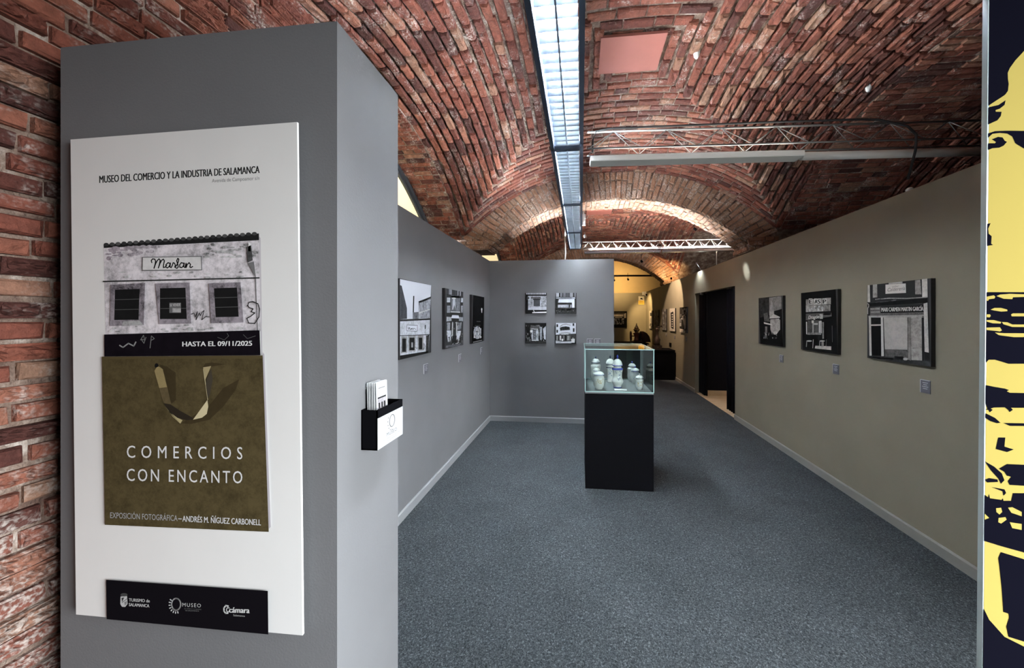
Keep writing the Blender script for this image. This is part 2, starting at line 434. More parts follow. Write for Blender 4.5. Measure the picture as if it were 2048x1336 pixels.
# ================================================================== SETTING
WL, WR, WB, WT = -1.36, 2.321, 5.053, 2.39        # left / right / back partition planes, partition height
WRT = 2.45
struct('floor', MB().box((-2.4, -2.6, -.1), (WR+.02, 13.2, 0)), M['carpet'], 'dark blue-grey loop pile carpet covering the gallery floor', 'floor')
struct('wall_left', MB().box((WL-.08, 1.262, 0), (WL, WB+.02, WT)), M['grey'], 'grey partition wall carrying three tall photographs on the left', 'wall')
struct('wall_back', MB().box((WL+.0005, WB, 0), (.473, WB+.10, WT)), M['grey'], 'grey partition wall facing the viewer with four small square photographs', 'wall')
PAN_Y = .924
struct('wall_entrance', MB().box((-1.633, PAN_Y, 0), (-.697, 1.255, 2.40)), M['grey'], 'thick free-standing grey partition end nearest the viewer, carrying the poster', 'wall')
DY0, DY1, DZ = 5.50, 7.34, 2.025
wr = MB().box((WR, .5, 0), (WR+.1, DY0, WRT)).box((WR, DY1, 0), (WR+.1, 12.7, WRT)).box((WR, DY0, DZ), (WR+.1, DY1, WRT))
struct('wall_right', wr, M['beige'], 'long greige partition wall on the right with a dark doorway', 'wall')
struct('wall_behind', MB().box((-2.4, -2.6, 0), (WR+.1, -2.5, 3.9)).box((WR, -2.5, 0), (WR+.1, -1.2, 3.9)).box((WR, -1.2, 2.35), (WR+.1, .5, 3.9)).box((WR, -1.2, 0), (WR+.1, .5, .45)), M['grey'], 'unseen grey wall behind the viewer with an added opening shaped for the daylight', 'wall')  # opening, lintel and low sill are sized to steer the assumed daylight
struct('ground_outside', MB().box((WR+.02, -9, -.12), (14, .45, -.02)), M['paving'], 'unseen paving outside the opening, added to stop light from below', 'ground')  # added out of view so the world sends no light up from below
struct('wall_far', MB().box((-1.6, 12.70, 0), (WR+.1, 12.8, 2.42)), M['beige'], 'greige partition closing the far end of the gallery', 'wall')
struct('wall_far_plaster', MB().box((-2.2, 13.0, 0), (9, 13.1, 3.9)), M['plaster'], 'yellow plastered end wall above the far partition', 'wall')
def skirting(name, a, b, inward, mat, label):
    a, b, n = Vector(a), Vector(b), Vector(inward); mb = MB()
    mb.prism([a, a+n*.013, a+n*.013+Vector((0,0,.066)), a+n*.006+Vector((0,0,.076)), a+Vector((0,0,.076))], b-a)
    return struct(name, mb, mat, label, 'baseboard')
skirting('baseboard_left', (WL, 1.262, 0), (WL, WB-.001, 0), (1,0,0), M['skirt'], 'pale grey skirting along the left grey partition')
skirting('baseboard_back', (WL+.014, WB, 0), (.473, WB, 0), (0,-1,0), M['skirt'], 'pale grey skirting under the four square photographs')
skirting('baseboard_right', (WR, .5, 0), (WR, DY0, 0), (-1,0,0), M['skirt_b'], 'greige skirting on the right wall nearer than the doorway')
skirting('baseboard_right_far', (WR, DY1, 0), (WR, 12.7, 0), (-1,0,0), M['skirt_b'], 'greige skirting on the right wall beyond the doorway')
# side room behind the doorway
struct('floor_side_room', MB().box((WR+.02, DY0, -.1), (4.6, DY1+.0, .0)), M['wood'], 'light wood floor inside the dark doorway', 'floor')
sr = MB().box((WR+.1, 7.12, .10), (4.6, 7.2, 2.3)).box((4.55, 5.56, 0), (4.62, 7.2, 2.3)).box((WR+.1, 5.50, 2.14), (4.6, 7.2, 2.2)).box((2.95, 5.50, 0), (4.6, 5.56, 2.2))
struct('wall_side_room', sr, M['cloth'], 'black walls of the side room behind the doorway', 'wall')
struct('baseboard_side_room', MB().box((WR+.1, 7.10, 0), (4.55, 7.2, .10)), M['wood'], 'wooden skirting at the foot of the black side room wall', 'baseboard')

# ---- vaults
c1 = struct('ceiling', B1.shell(), M['mortar'], 'nearest brick groin vault above the gallery', 'ceiling')
lay(c1, B1.bricks())
c2 = struct('ceiling_middle', B2.shell(), M['mortar'], 'second brick groin vault beyond the first arch', 'ceiling')
lay(c2, B2.bricks())
c3 = struct('ceiling_far', B3.shell(24), M['mortar'], 'third brick vault over the warm lit far end', 'ceiling')
lay(c3, B3.bricks(keep=lambda p: p.y < 13))
# ---- transverse arches
def arch(name, ya, yb, label, hw=.40, limit=300):
    mb = MB(); xc, ho = B1.xc, B1.hx; hi = ho-hw; zi0, ri = 2.58, .68; n = 48
    zin = lambda x: zi0+ri*g((x-xc)/hi)
    xs = [xc-hi+2*hi*k/n for k in range(n+1)]
    # front / back faces and soffit, outer edge follows the vault
    for y, flip in ((ya, False), (yb, True)):
        vs = []; fs = []
        for x in xs:
            t = (x-xc)/hi; xo = xc+t*ho; vs += [(x, y, zin(x)), (xo, y, B1.zA(xo)+.02)]
        for k in range(n): fs.append((2*k, 2*k+2, 2*k+3, 2*k+1) if not flip else (2*k, 2*k+1, 2*k+3, 2*k+2))
        mb.add(vs, fs)
    vs = []; fs = []
    for x in xs: vs += [(x, ya, zin(x)), (x, yb, zin(x))]
    for k in range(n): fs.append((2*k, 2*k+1, 2*k+3, 2*k+2))
    mb.add(vs, fs)
    for s in (-1, 1):
        a, b = xc+s*hi, xc+s*ho; zl = WRT+.012 if s > 0 else 2.56
        mb.box((a, ya, zl), (b, yb, ZS-.02))
        mb.box((WR+.104 if s > 0 else -1.62, ya, 0), (b, yb, zl))
    o = struct(name, mb, M['mortar'], label, 'arch')
    out = []; m = 0
    inn = [Vector((x, ya, zin(x))) for x in [xc-hi+2*hi*k/200 for k in range(201)]]
    s = 0; nxt = .035
    for k in range(200):
        a, b = inn[k], inn[k+1]; L = (b-a).length
        while nxt <= s+L:
            p = a.lerp(b, (nxt-s)/L); t = (p.x-xc)/hi; xo = xc+t*ho; q = Vector((xo, ya, B1.zA(xo)))
            R = (q-p); ln = R.length; R.normalize(); C = Vector((R.z, 0, -R.x)); T0 = b-a
            cut = RNG.choice((.55, .36, .68, .66, .33))
            for f0, f1 in ((0, cut), (cut, 1)):
                c = p+R*ln*(f0+f1)/2; wd = .056*(1+.16*(f0+f1)/2)+jit(.004)
                out.append((c+Vector((0,-.0,0)), R, C, Vector((0,-1,0)), ln*(f1-f0)-.016, wd, .016+jit(.008)))
            d = (b-a).normalized(); N = Vector((d.z, 0, -d.x))
            if N.z > 0: N = -N
            for w_, T, l in run([Vector((p.x, ya, p.z)), Vector((p.x, yb, p.z))], .12, .24, .014):
                out.append((w_, T, d, N, l, .055+jit(.005), .012+jit(.006)))
            nxt += .0715
        s += L
    for s_ in (-1, 1):
        a, b = xc+s_*hi, xc+s_*ho
        zl = WRT+.02 if s_ > 0 else 2.57
        out += face_bricks(ya, min(a, b), max(a, b), zl, 2.72)
        out += wall_bricks(a, -s_, ya, yb, zl, 2.60)
        if s_ < 0: out += face_bricks(ya, b, -1.62, 2.1, 2.56)+wall_bricks(-1.62, 1, ya, yb, 2.1, 2.56)
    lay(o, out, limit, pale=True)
    return o
arch('trim_1', 5.08, 5.53, 'first brick transverse arch with pale soldier bricks')
arch('trim_2', 9.99, 10.44, 'second brick transverse arch lit orange at the far end')
# ---- outer left brick wall with arched windows
def left_wall():
    mb = MB()
    # solid near part following the lunette, sill walls under the windows
    near = [(VX0, -2.5, 0), (VX0, 2.62, 0), (VX0, 2.62, B1.zB(2.62))]+[(VX0, y, z) for y, z in B1.lunette(2.55, .66, 16)]+[(VX0, .62, 3.7), (VX0, -2.5, 3.7)]
    mb.prism(near, (-.6, 0, 0))
    mb.box((VX0-.6, 2.62, 0), (VX0, 5.08, 2.42)); mb.box((VX0-.6, 5.08, 0), (VX0, 5.53, 3.7))
    mb.box((VX0-.6, 5.53, 0), (VX0, 9.99, 2.42)); mb.box((VX0-.6, 9.99, 0), (VX0, 13.0, 3.7))
    rb = []
    for b, y0 in ((B1, 2.62), (B2, 5.53)):
        vs, fs, br = reveal(b, VX0+.02, VX0-.6, y0, b.y1-.02, .045, 0); mb.add(vs, fs); rb += br
        # rough rim between web and reveal
        cv = b.lunette(y0, b.y1-.02, 30)
        vs = []; fs = []
        for y, z in cv: vs += [(VX0+.02, y, z+.02), (VX0+.02, y, z-.047)]
        for k in range(30): fs.append((2*k, 2*k+1, 2*k+3, 2*k+2))
        mb.add(vs, fs)
    o = struct('wall_left_brick', mb, M['mortar'], 'rough old brick outer wall at the left edge behind the grey partition', 'wall')
    near_b = wall_bricks(VX0, 1, -.3, 2.60, 0, 3.62, ok=lambda y, z: z < B1.zB(max(y, .64))-.03 if y > .64 else True, depth=.026)
    lay(o, near_b+rb, 300, hires=True)
left_wall()
def window(n, bay, y0):
    xg = VX0-.46; mb = MB()
    cv = bay.lunette(y0, bay.y1-.03, 30, .06)
    win = link('window_%d' % n, None); tag(win, ['nearer', 'farther'][n-1]+' arched window with a sunlit cream blind above the left partition', 'window', kind='structure')
    for k in (0, 1):   # two stepped frame mouldings
        m = MB(); vs = []; fs = []; o_, i_, x = (.0, .055, xg+.05) if k == 0 else (.055, .085, xg+.03)
        sh = lambda y, z, d: (y-(d if y > bay.yc else -d)*min(1, abs(y-bay.yc)/1.6), z-d*.75)
        for y, z in cv:
            a, b = sh(y, z, o_), sh(y, z, i_)
            vs += [(x, *a), (x, *b), (x-.05, *b), (x-.05, *a)]
        for q in range(30): fs += [(4*q+r, 4*q+(r+1) % 4, 4*q+4+(r+1) % 4, 4*q+4+r) for r in range(4)]
        part('frame', m.add(vs, fs), M['frame'], win)
    poly = [(xg, y, z) for y, z in cv]+[(xg, bay.y1-.03, 2.3), (xg, y0, 2.3)]
    part('blind', MB().prism(poly, (-.01, 0, 0)), M['blind'], win, 'cream blind glowing with daylight')
window(1, B1, 2.62); window(2, B2, 5.53)
# ---- right side: thick arches to the next nave, dark
def right_side():
    mb = MB(); rb = []
    X2 = VX1+1.0
    for b in (B1, B2):
        vs, fs, br = reveal(b, VX1-.01, X2, b.y0+.01, b.y1-.01, .035, 0); mb.add(vs, fs); rb += br
        cv = b.lunette(b.y0, b.y1, 30); vs = []; fs = []
        for y, z in cv: vs += [(VX1-.01, y, z+.02), (VX1-.01, y, z-.037)]
        for k in range(30): fs.append((2*k, 2*k+1, 2*k+3, 2*k+2))
        mb.add(vs, fs)
    mb.box((WR+.104, .46, 0), (X2, .62, 3.75)); mb.box((VX1, 5.08, 0), (X2, 5.49, 3.75)); mb.box((VX1, 9.99, 0), (X2, 10.44, 3.75))
    o = struct('wall_right_brick', mb, M['mortar'], 'dark brick side arches above the right partition', 'wall')
    jb = []
    lay(o, [q for q in rb if q[0].y < 8.5], 300)
    nv = Bay(X2, 8.2, *BAYS[0]); s = nv.shell(24); nv2 = Bay(X2, 8.2, *BAYS[1]); t = nv2.shell(24); s.add(t.v, t.f)
    s.box((X2, .46, 0), (8.3, .6, 3.8)); s.box((8.2, .6, 0), (8.3, 13, 3.8)); s.box((X2, 5.08, 2.6), (8.2, 5.53, 3.75)); s.box((X2, 9.99, 0), (8.2, 10.1, 3.75))
    c = struct('ceiling_next_nave', s, M['mortar'], 'unlit vault of the neighbouring nave seen through the right arch', 'ceiling')
    lay(c, nv.bricks(keep=lambda p: p.x < 6.2 and p.y > 1.2), 120)
    struct('floor_next_nave', MB().box((WR+.1, .5, -.1), (8.3, 5.5, 0)).box((WR+.1, 7.34, -.1), (8.3, 13.2, 0)).box((4.6, 5.5, -.1), (8.3, 7.34, 0)), M['deck'], 'dark floor of the neighbouring nave behind the right partition', 'floor')
right_side()
# roof slab keeps daylight out above the vaults
struct('ceiling_slab', MB().box((-2.6, -2.6, 3.80), (2.45, .46, 3.9)).box((-2.6, .46, 3.80), (8.5, 13.3, 3.9)).box((-2.4, .17, 3.3), (2.41, .62, 3.8)), M['deck'], 'masonry above the brick vaults', 'ceiling')

# ================================================================== OBJECTS
# ---- crown cover plates
def plate(us, z, label):
    ps = [onZ(u, v, z) for u, v in us]; xs = [p.x for p in ps]; ys = [p.y for p in ps]
    c = Vector(((min(xs)+max(xs))/2, (min(ys)+max(ys))/2, z))
    mb = MB().box((min(xs), min(ys), z-.010), (max(xs), max(ys), z+.010))
    return single('cover_plate', mb, M['terra'], label, 'cover plate', 'terracotta cover plates', loc=c)
plate([(1202,74),(1318,70),(1202,140),(1313,138)], ZS+RISE-.045, 'terracotta painted cover plate at the crown of the nearest vault')
plate([(1174,412),(1222,428)], ZS+RISE-.045, 'small distant terracotta cover plate at the crown of the second vault')
# ---- white insulator plugs in the right web
for (u, v), lb in (((1393, 118), 'small white conical plug in the right web beside the cover plate'), ((1737, 157), 'small white conical plug near the dark right arch')):
    p = onZ(u, v, 3.58) if u < 1500 else onX(u, v, 2.55)
    z = max(B1.zA(p.x), B1.zB(p.y)); p = Vector((p.x, p.y, z))
    mb = MB().lathe([(.010, -.075), (.020, -.06), (.026, -.02), (.026, .03)], p, 14)
    single('insulator_plug', mb, M['white'], lb, 'plug', 'white plugs in the vault', loc=p)

# ---- ceiling luminaires: a run of four louvred modules
LX0, LX1, LZ = -.192, .004, 2.70
LYS = [1.17, 2.36, 3.553, 4.735, 5.86]
LNAMES = ['nearest louvred ceiling luminaire, at the top edge of the view', 'second louvred ceiling luminaire, just beyond the first truss', 'third louvred ceiling luminaire, short strip with a warm glint', 'farthest louvred ceiling luminaire, ending above the back partition']
blade = MB(); wB = (LX1-LX0)/2-.012
for s in (-1, 1):
    cx = s*wB/2
    blade.add([(cx-wB/2+.004, -.001, 0), (cx+wB/2-.004, -.001, 0), (cx+wB/2-.004, .001, 0), (cx-wB/2+.004, .001, 0),
               (cx-wB/2+.004, -.013, .040), (cx+wB/2-.004, -.013, .040), (cx+wB/2-.004, .013, .040), (cx-wB/2+.004, .013, .040)],
              [(0,3,2,1),(4,5,6,7),(0,1,5,4),(1,2,6,5),(2,3,7,6),(3,0,4,7)])
blade_me = blade.mesh('louvre_blade', [M['alu']])
for k in range(4):
    y0, y1 = LYS[k]+.012, LYS[k+1]-.012; xm = (LX0+LX1)/2
    e = empty('louvre_luminaire', (xm, (y0+y1)/2, LZ), LNAMES[k], 'ceiling light', 'luminaires in one run along the vault')
    part('side_rail', MB().box((LX0-.012, y0, LZ-.018), (LX0+.012, y1, LZ+.072)), M['rail'], e)
    part('side_rail', MB().box((LX1-.012, y0, LZ+.020), (LX1+.012, y1, LZ+.069)), M['rail'], e)
    for y in (y0, y1): part('end_plate', MB().box((LX0, y-.011, LZ-.004), (LX1, y+.011, LZ+.075)), M['rail'], e)
    part('spine', MB().box((xm-.004, y0, LZ), (xm+.004, y1, LZ+.020)), M['alu'], e)
    part('reflector', MB().box((xm-.06, y0, LZ+.078), (xm+.06, y1, LZ+.08)).box((xm-.03, y0, LZ+.08), (xm+.03, y1, LZ+.12)), M['reflector'], e)
    for s in (-1, 1):
        x = xm+s*wB/2; part('tube', MB().tube([(x, y0+.03, LZ+.058), (x, y1-.03, LZ+.058)], .0125, 10), M['tube'], e)
    nb = 20
    for i in range(nb):
        b = link('louvre_blade', blade_me, e); b.location = (0, y0+(i+.5)*(y1-y0)/nb-(y0+y1)/2, 0)
    # suspension wires up to the vault
    for yy in (y0+.2, y1-.2):
        part('suspension_wire', MB().tube([(xm, yy, LZ+.12), (xm, yy, B1.zA(xm) if not 5.08 < yy < 5.53 else 3.24)], .003, 6), M['steel'], e)

# ---- trusses with linear uplights
def truss(p0, p1, h, label, glow, lit, n, mat_unit):
    p0, p1 = Vector(p0), Vector(p1); d = (p1-p0); L = d.length; d.normalize(); up = Vector((0,0,1)); sd = Vector((-d.y, d.x, 0))
    e = empty('lighting_truss', p0, label, 'truss', 'lighting trusses')
    for off in (sd*.055, -sd*.055): part('chord', MB().tube([p0+off+up*.045, p1+off+up*.045], .006, 8), M['steel'], e)
    part('chord', MB().tube([p0+up*h, p1+up*h], .007, 8), M['steel'], e)
    for k in range(n):
        a, b = p0+d*L*k/n, p0+d*L*(k+1)/n; m_ = (a+b)/2+up*h
        for off in (sd*.055, -sd*.055):
            part('brace', MB().tube([a+off+up*.045, m_], .0024, 6), M['steel'], e)
            part('brace', MB().tube([m_, b+off+up*.045], .0024, 6), M['steel'], e)
    # trough: U profile, open at the top
    a, b = p0+d*.05-up*.03, p1-up*.03
    for s0, s1 in lit:
        pa, pb = p0+d*s0, p0+d*s1; mb = MB(); c = (pa+pb)/2-up*.005
        ln = (pb-pa)/2
        mb.obox(c-up*.028, ln, sd*.045, up*.003); mb.obox(c+sd*.045-up*.012, ln, sd*.003, up*.016); mb.obox(c-sd*.045-up*.012, ln, sd*.003, up*.016)
        for q in (pa, pb): mb.obox(q-up*.017, d*.003, sd*.045, up*.014)
        u = part('light_trough', mb, mat_unit, e)
        if glow: part('tube', MB().tube([pa+d*.05+up*.0-up*.012, pb-d*.05-up*.012], .013, 10), glow, e)
    return e, p0, d, up, sd, L
T1Z = onY(1172, 318, 2.42).z
t1a = Vector((.045, 2.42, T1Z)); t1b = onZ(1972, 297, T1Z); t1b = t1a+(t1b-t1a)*1.12
e1, q0, dv, up, sd, L1 = truss(t1a, t1b, .185, 'near steel lattice truss crossing the vault from the luminaire to the right', M['up1'], [(.02, 1.42)], 8, M['unit'])
# unlit pipe casing continuing to the right
part('casing', MB().tube([q0+dv*1.43-up*.02, q0+dv*L1-up*.02], .026, 12), M['unit'], e1)
T2Z = onY(1172, 503, 6.0).z
t2a = Vector((.03, 6.02, T2Z)); t2b = Vector((2.66, 6.02, T2Z))
truss(t2a, t2b, .165, 'far steel lattice truss with bright uplights behind the first arch', M['up2'], [(.03, 1.30), (1.34, 2.6)], 13, M['alu'])
# black cable over the near truss
cp = []
for f, dz in ((.012, .03), (.012, .12), (.02, .18), (.05, .195), (.2, .2), (.4, .205), (.62, .205), (.655, .2)): cp.append(q0+dv*L1*f+up*dz-sd*.02)
cp += [q0+dv*L1*.70+up*.12-sd*.08, q0+dv*L1*.715+up*.06-sd*.09, q0+dv*L1*.72-up*.03-sd*.07, q0+dv*L1*.72-up*.2-sd*.02]
single('black_cable', MB().tube(cp, .007, 8), M['rubber'], 'black cable lying along the top of the near truss', 'cable', loc=t1a)
# white conduit dropping to the back partition, and small white emergency lamp
cz = [onY(1136, 441, 5.56), onY(1131, 452, 5.3), onY(1130, 480, 5.2), onY(1131, 505, 5.12), onY(1130, 521, 5.10)]
single('conduit', MB().tube(cz, .011, 8), M['conduit'], 'white conduit hanging down to the top of the back partition', 'conduit', loc=cz[-1])
p = onY(1167, 440, 5.4)
single('emergency_lamp', MB().box(p-Vector((.025,.03,.085)), p+Vector((.03,.03,.085))).box(p+Vector((-.01,-.01,.085)), p+Vector((.01,.01,.13))), M['white'], 'small white lamp box beside the ceiling luminaire', 'lamp', loc=p)
p = onZ(1815, 384, WRT); p.x = WR+.03
single('ceramic_plug', MB().lathe([(.02, 0), (.022, .02), (.012, .03)], p, 12), M['white'], 'tiny white plug on the top edge of the right partition', 'plug', loc=p)
# far ceiling pipe
single('ceiling_pipe', MB().tube([(-1.3, 11.6, 2.93), (2.8, 11.6, 2.90)], .03, 10), M['iron'], 'dark pipe crossing under the far vault', 'pipe', loc=(0, 11.6, 2.9))
# thin rod standing above the right partition
p = onX(1433, 527, WR+.05); single('hanger_rod', MB().tube([(p.x, p.y, WRT), (p.x, p.y, WRT+.28)], .008, 6), M['white'], 'thin white rod rising from the right partition top', 'rod', loc=(p.x, p.y, WRT))

# ------------------------------------------------------------------ flat printed art
_TXT = {}
def text_geo(s, bold=0, space=1.0):
    k = (s, bold, space)
    if k in _TXT: return _TXT[k]
    cu = bpy.data.curves.new('lettering', 'FONT'); cu.body = s; cu.offset = bold; cu.space_character = space; cu.resolution_u = 3
    o = bpy.data.objects.new('lettering', cu); COL.objects.link(o)
    bpy.context.view_layer.update()
    me = o.to_mesh(); vs = [tuple(v.co) for v in me.vertices]; fs = [tuple(p.vertices) for p in me.polygons]
    o.to_mesh_clear(); bpy.data.objects.remove(o); bpy.data.curves.remove(cu)
    xs = [v[0] for v in vs]; x0, x1 = min(xs), max(xs)
    _TXT[k] = ([((v[0]-x0)/(x1-x0), v[1]/.70) for v in vs], fs); return _TXT[k]
class Art:
    """flat print: polygons in photograph pixels carried onto a picture plane by `mp`, each layer a hair above the last"""
    def __init__(s, mp, n, tr=lambda x, y: (x, y), eps=.00012):
        s.mp, s.n, s.tr, s.eps = mp, Vector(n), tr, eps; s.v = []; s.f = []; s.c = []; s.k = 1; s.r = random.Random(3)
    def col(s, c, gr=0):
        if isinstance(c, (int, float)): c = (c, c, c)
        return (*c, gr)
    def poly(s, pts, c, gr=0, raw=False):
        b = len(s.v)
        for q in pts:
            q = q if raw else s.tr(*q); s.v.append(s.mp(*q)+s.n*s.eps*s.k)
        s.f.append(tuple(range(b, b+len(pts)))); s.c += [s.col(c, gr)]*len(pts)
    def up(s): s.k += 1; return s
    def rect(s, x0, y0, x1, y1, c, gr=0): s.poly([(x0,y0),(x1,y0),(x1,y1),(x0,y1)], c, gr)
    def ell(s, cx, cy, rx, ry, c, gr=0, n=18, a0=0, a1=2*math.pi):
        s.poly([(cx+rx*math.cos(a0+(a1-a0)*i/n), cy+ry*math.sin(a0+(a1-a0)*i/n)) for i in range(n)], c, gr)
    def line(s, pts, w, c, gr=0):
        for (x0, y0), (x1, y1) in zip(pts, pts[1:]):
            l = math.hypot(x1-x0, y1-y0) or 1; nx, ny = -(y1-y0)/l*w/2, (x1-x0)/l*w/2; ex, ey = (x1-x0)/l*w*.3, (y1-y0)/l*w*.3
            s.poly([(x0+nx-ex, y0+ny-ey), (x0-nx-ex, y0-ny-ey), (x1-nx+ex, y1-ny+ey), (x1+nx+ex, y1+ny+ey)], c, gr)
    def text(s, t, p0, p1, cap, c, bold=0, space=1.0, slant=0):
        if bold > 0:
            w_ = bold*cap*1.7
            for j, o_ in enumerate((-w_, 0, w_)): s.text(t, (p0[0]+o_, p0[1]), (p1[0]+o_, p1[1]), cap, c, 0, space, slant); s.k += .3
            return
        g_, fs = text_geo(t, 0, space); b = len(s.v)
        for x, y in g_:
            q = s.tr(p0[0]+(p1[0]-p0[0])*x+slant*cap*y, p0[1]+(p1[1]-p0[1])*x-cap*y); s.v.append(s.mp(*q)+s.n*s.eps*s.k)
        s.f += [tuple(i+b for i in f) for f in fs]; s.c += [s.col(c)]*len(g_)
    def scatter(s, n, x0, y0, x1, y1, w, h, lo, hi, gr=.3):
        for _ in range(n):
            x, y = s.r.uniform(x0, x1), s.r.uniform(y0, y1); a, b = w*s.r.uniform(.4, 1), h*s.r.uniform(.4, 1)
            s.rect(max(x0, x-a/2), max(y0, y-b/2), min(x1, x+a/2), min(y1, y+b/2), s.r.uniform(lo, hi), gr); s.k += .15
    def build(s, name, parent):
        base = Vector((0, 0, 0)); q_ = parent
        while q_ is not None: base += Vector(q_.location); q_ = q_.parent
        me = bpy.data.meshes.new(name)
        me.from_pydata([tuple(v-base) for v in s.v], [], s.f); me.materials.append(M['print'])
        at = me.attributes.new('col', 'FLOAT_COLOR', 'POINT'); at.data.foreach_set('color', [x for c in s.c for x in c])
        me.update()
        # make every polygon face the print normal
        for p in me.polygons:
            if p.normal.dot(s.n) < 0: p.flip()
        me.update()
        return link(name, me, parent)
def crop(ox, oy, sc_): return lambda x, y: (ox+x/sc_, oy+y/sc_)

# ---- big poster on the entrance partition
def poster():
    th = .022; yf = PAN_Y-th; mp = lambda u, v: onY(u, v, yf)
    TL, TR, BR_, BL = (141,279), (594,244), (605,1271), (152,1229)
    c = (mp(*TL)+mp(*TR)+mp(*BR_)+mp(*BL))/4
    e = empty('exhibition_poster', (c.x, PAN_Y, c.z), 'large white exhibition poster board on the grey partition end', 'poster')
    q = [mp(*k) for k in (TL, TR, BR_, BL)]
    part('board', MB().prism([Vector((k.x, yf, k.z)) for k in q], (0, .006, 0)), M['paper'], e)
    for sx in (-1, 1):
        for sz in (-1, 1): k = Vector((c.x+sx*.22, yf+.006, c.z+sz*.5)); part('spacer', MB().tube([k, k+Vector((0, th-.0065, 0))], .012, 10), M['steel'], e)
    A = Art(mp, (0,-1,0))
    # ---- lettering at the top
    A.text('MUSEO DEL COMERCIO Y LA INDUSTRIA DE SALAMANCA', (199,366), (519,346), 14.5, .025, bold=.022)
    A.text('Avenida de Campoamor s/n', (424,365), (519,359.5), 7.2, .22)
    # ---- photograph of the facade
    A.tr = crop(120, 440, 3.712)
    A.poly([(1478,124),(1490,134),(1502,992),(1495,1000)], (.60,.57,.60))
    A.up(); A.poly([(325,205),(1478,135),(1490,825),(340,850)], (.74,.70,.73), .62)
    A.up(); A.poly([(325,183),(1478,100),(1479,150),(327,208)], .02, .3)
    A.up()
    for i in range(26):
        x = 345+i*44; y = 186-(x-325)*.0735
        A.ell(x, y-2, 19, 13, .045+.03*(i % 3), .3, 10)
    for _ in range(46):
        f = A.r.random()**1.6; x = 362+f*390; y = 212-f*22+A.r.random()**1.7*95*(1-f*.7); A.ell(x, y, A.r.uniform(10, 34), A.r.uniform(5, 15), (.36+.25*f, .31+.26*f, .35+.26*f), 1, 9); A.k += .12
    for _ in range(40):
        A.ell(A.r.uniform(1090, 1460), A.r.uniform(180, 280), A.r.uniform(8, 26), A.r.uniform(4, 12), A.r.choice((.50, .60, .42)), 1, 9); A.k += .12
    for _ in range(36):
        A.ell(A.r.uniform(350, 1470), A.r.choice((A.r.uniform(380, 430), A.r.uniform(780, 830))), A.r.uniform(8, 30), A.r.uniform(3, 9), A.r.choice((.50, .62, .42)), 1, 9); A.k += .12
    A.poly([(1400,320),(1445,310),(1462,440),(1470,820),(1476,820),(1452,420)], (.2,.2,.2), .4)
    A.up(); A.poly([(618,275),(1058,268),(1062,374),(616,379)], .16)
    A.up(); A.poly([(624,281),(1052,274),(1056,368),(622,372)], (.72,.71,.70), .15)
    A.up()
    W5 = 8
    A.line([(690,318),(686,302),(696,290),(712,292),(718,308),(714,334),(706,360),(716,330),(730,303),(743,290),(752,300),(746,335),(738,358),(750,325),(762,302),(775,292),(783,304),(776,338),(776,354),(790,350),(800,338)], W5, .012)
    A.line([(826,324),(810,318),(795,332),(794,350),(806,357),(820,344),(828,320),(824,350),(834,354),(842,336),(848,318),(858,322),(864,336),(860,352),(872,340)], W5, .012)
    A.line([(872,340),(886,312),(890,292),(882,286),(874,304),(882,330),(886,350),(876,360),(862,352)], W5, .012)
    A.line([(926,322),(908,318),(896,334),(898,352),(912,354),(924,342),(930,320),(926,348),(936,354),(944,322),(944,354),(952,332),(966,318),(976,330),(972,350),(980,354),(993,346)], W5, .012)
    A.line([(331,457),(900,444),(1486,430)], 9, .02)
    for fr, inn in (([(385,482),(640,468),(630,780),(378,786)], [(418,518),(600,512),(592,740),(412,742)]),
                    ([(716,472),(970,465),(982,768),(745,772)], [(752,508),(940,503),(950,735),(752,735)]),
                    ([(1112,470),(1348,463),(1370,760),(1130,766)], [(1152,508),(1322,502),(1335,718),(1165,722)])):
        A.poly(fr, (.30,.27,.30), 1.0); A.up(); A.poly(inn, .014, .2); A.up()
        (ax, ay), (bx, by), (cx, cy), (dx, dy) = inn
        for f in (.33, .66): A.line([(ax+(dx-ax)*f, ay+(dy-ay)*f), (bx+(cx-bx)*f, by+(cy-by)*f)], 4, .10)
    A.poly([(480,752),(600,745),(630,780),(470,783)], .45, .6)
    A.rect(822,615,908,690, .16, .3); A.up(); A.text('SE VENDE', (826,643), (904,638), 20, .5, bold=.02); A.rect(846,655,908,685, .42, .6)
    A.line([(985,700),(1005,690),(1015,720),(1030,680),(1020,742),(1045,690),(1052,710),(1066,685),(1080,672),(1062,742),(1095,715),(1120,720)], 5, .03)
    A.line([(1400,640),(1412,612),(1440,606),(1478,622),(1490,660),(1486,720),(1455,768),(1410,765),(1396,730),(1425,715),(1455,690),(1428,680),(1442,660),(1412,650),(1405,636)], 7, .03)
    A.poly([(1395,200),(1428,190),(1440,300),(1402,318)], .10, .7); A.poly([(1408,165),(1422,175),(1425,235),(1405,235)], .8)
    A.poly([(340,850),(1490,818),(1497,1003),(342,1012)], (.009,.007,.010), .35)
    A.up()
    A.line([(455,930),(480,945),(520,915),(560,935),(575,905)], 9, .3); A.line([(610,890),(632,855),(640,890),(615,885),(635,915),(650,870)], 5, .2); A.line([(680,950),(690,860),(712,880),(684,895)], 5, .2)
    A.line([(1180,870),(1230,890),(1262,860),(1250,840)], 3, .14); A.line([(1370,850),(1400,880),(1460,860)], 3, .14)
    A.text('HASTA EL 09/11/2025', (920,938), (1434,932), 36, .80, bold=.03)
    # ---- paper bag
    A.tr = lambda x, y: (x, y)
    A.up(); A.poly([(528,704),(531,708),(544,1052),(540,1056)], (.52,.49,.53))
    bag = rgb(84, 74, 50)
    A.up(); A.poly([(207.5,713),(528,710.5),(540,1062),(213.5,1048)], bag, .42)
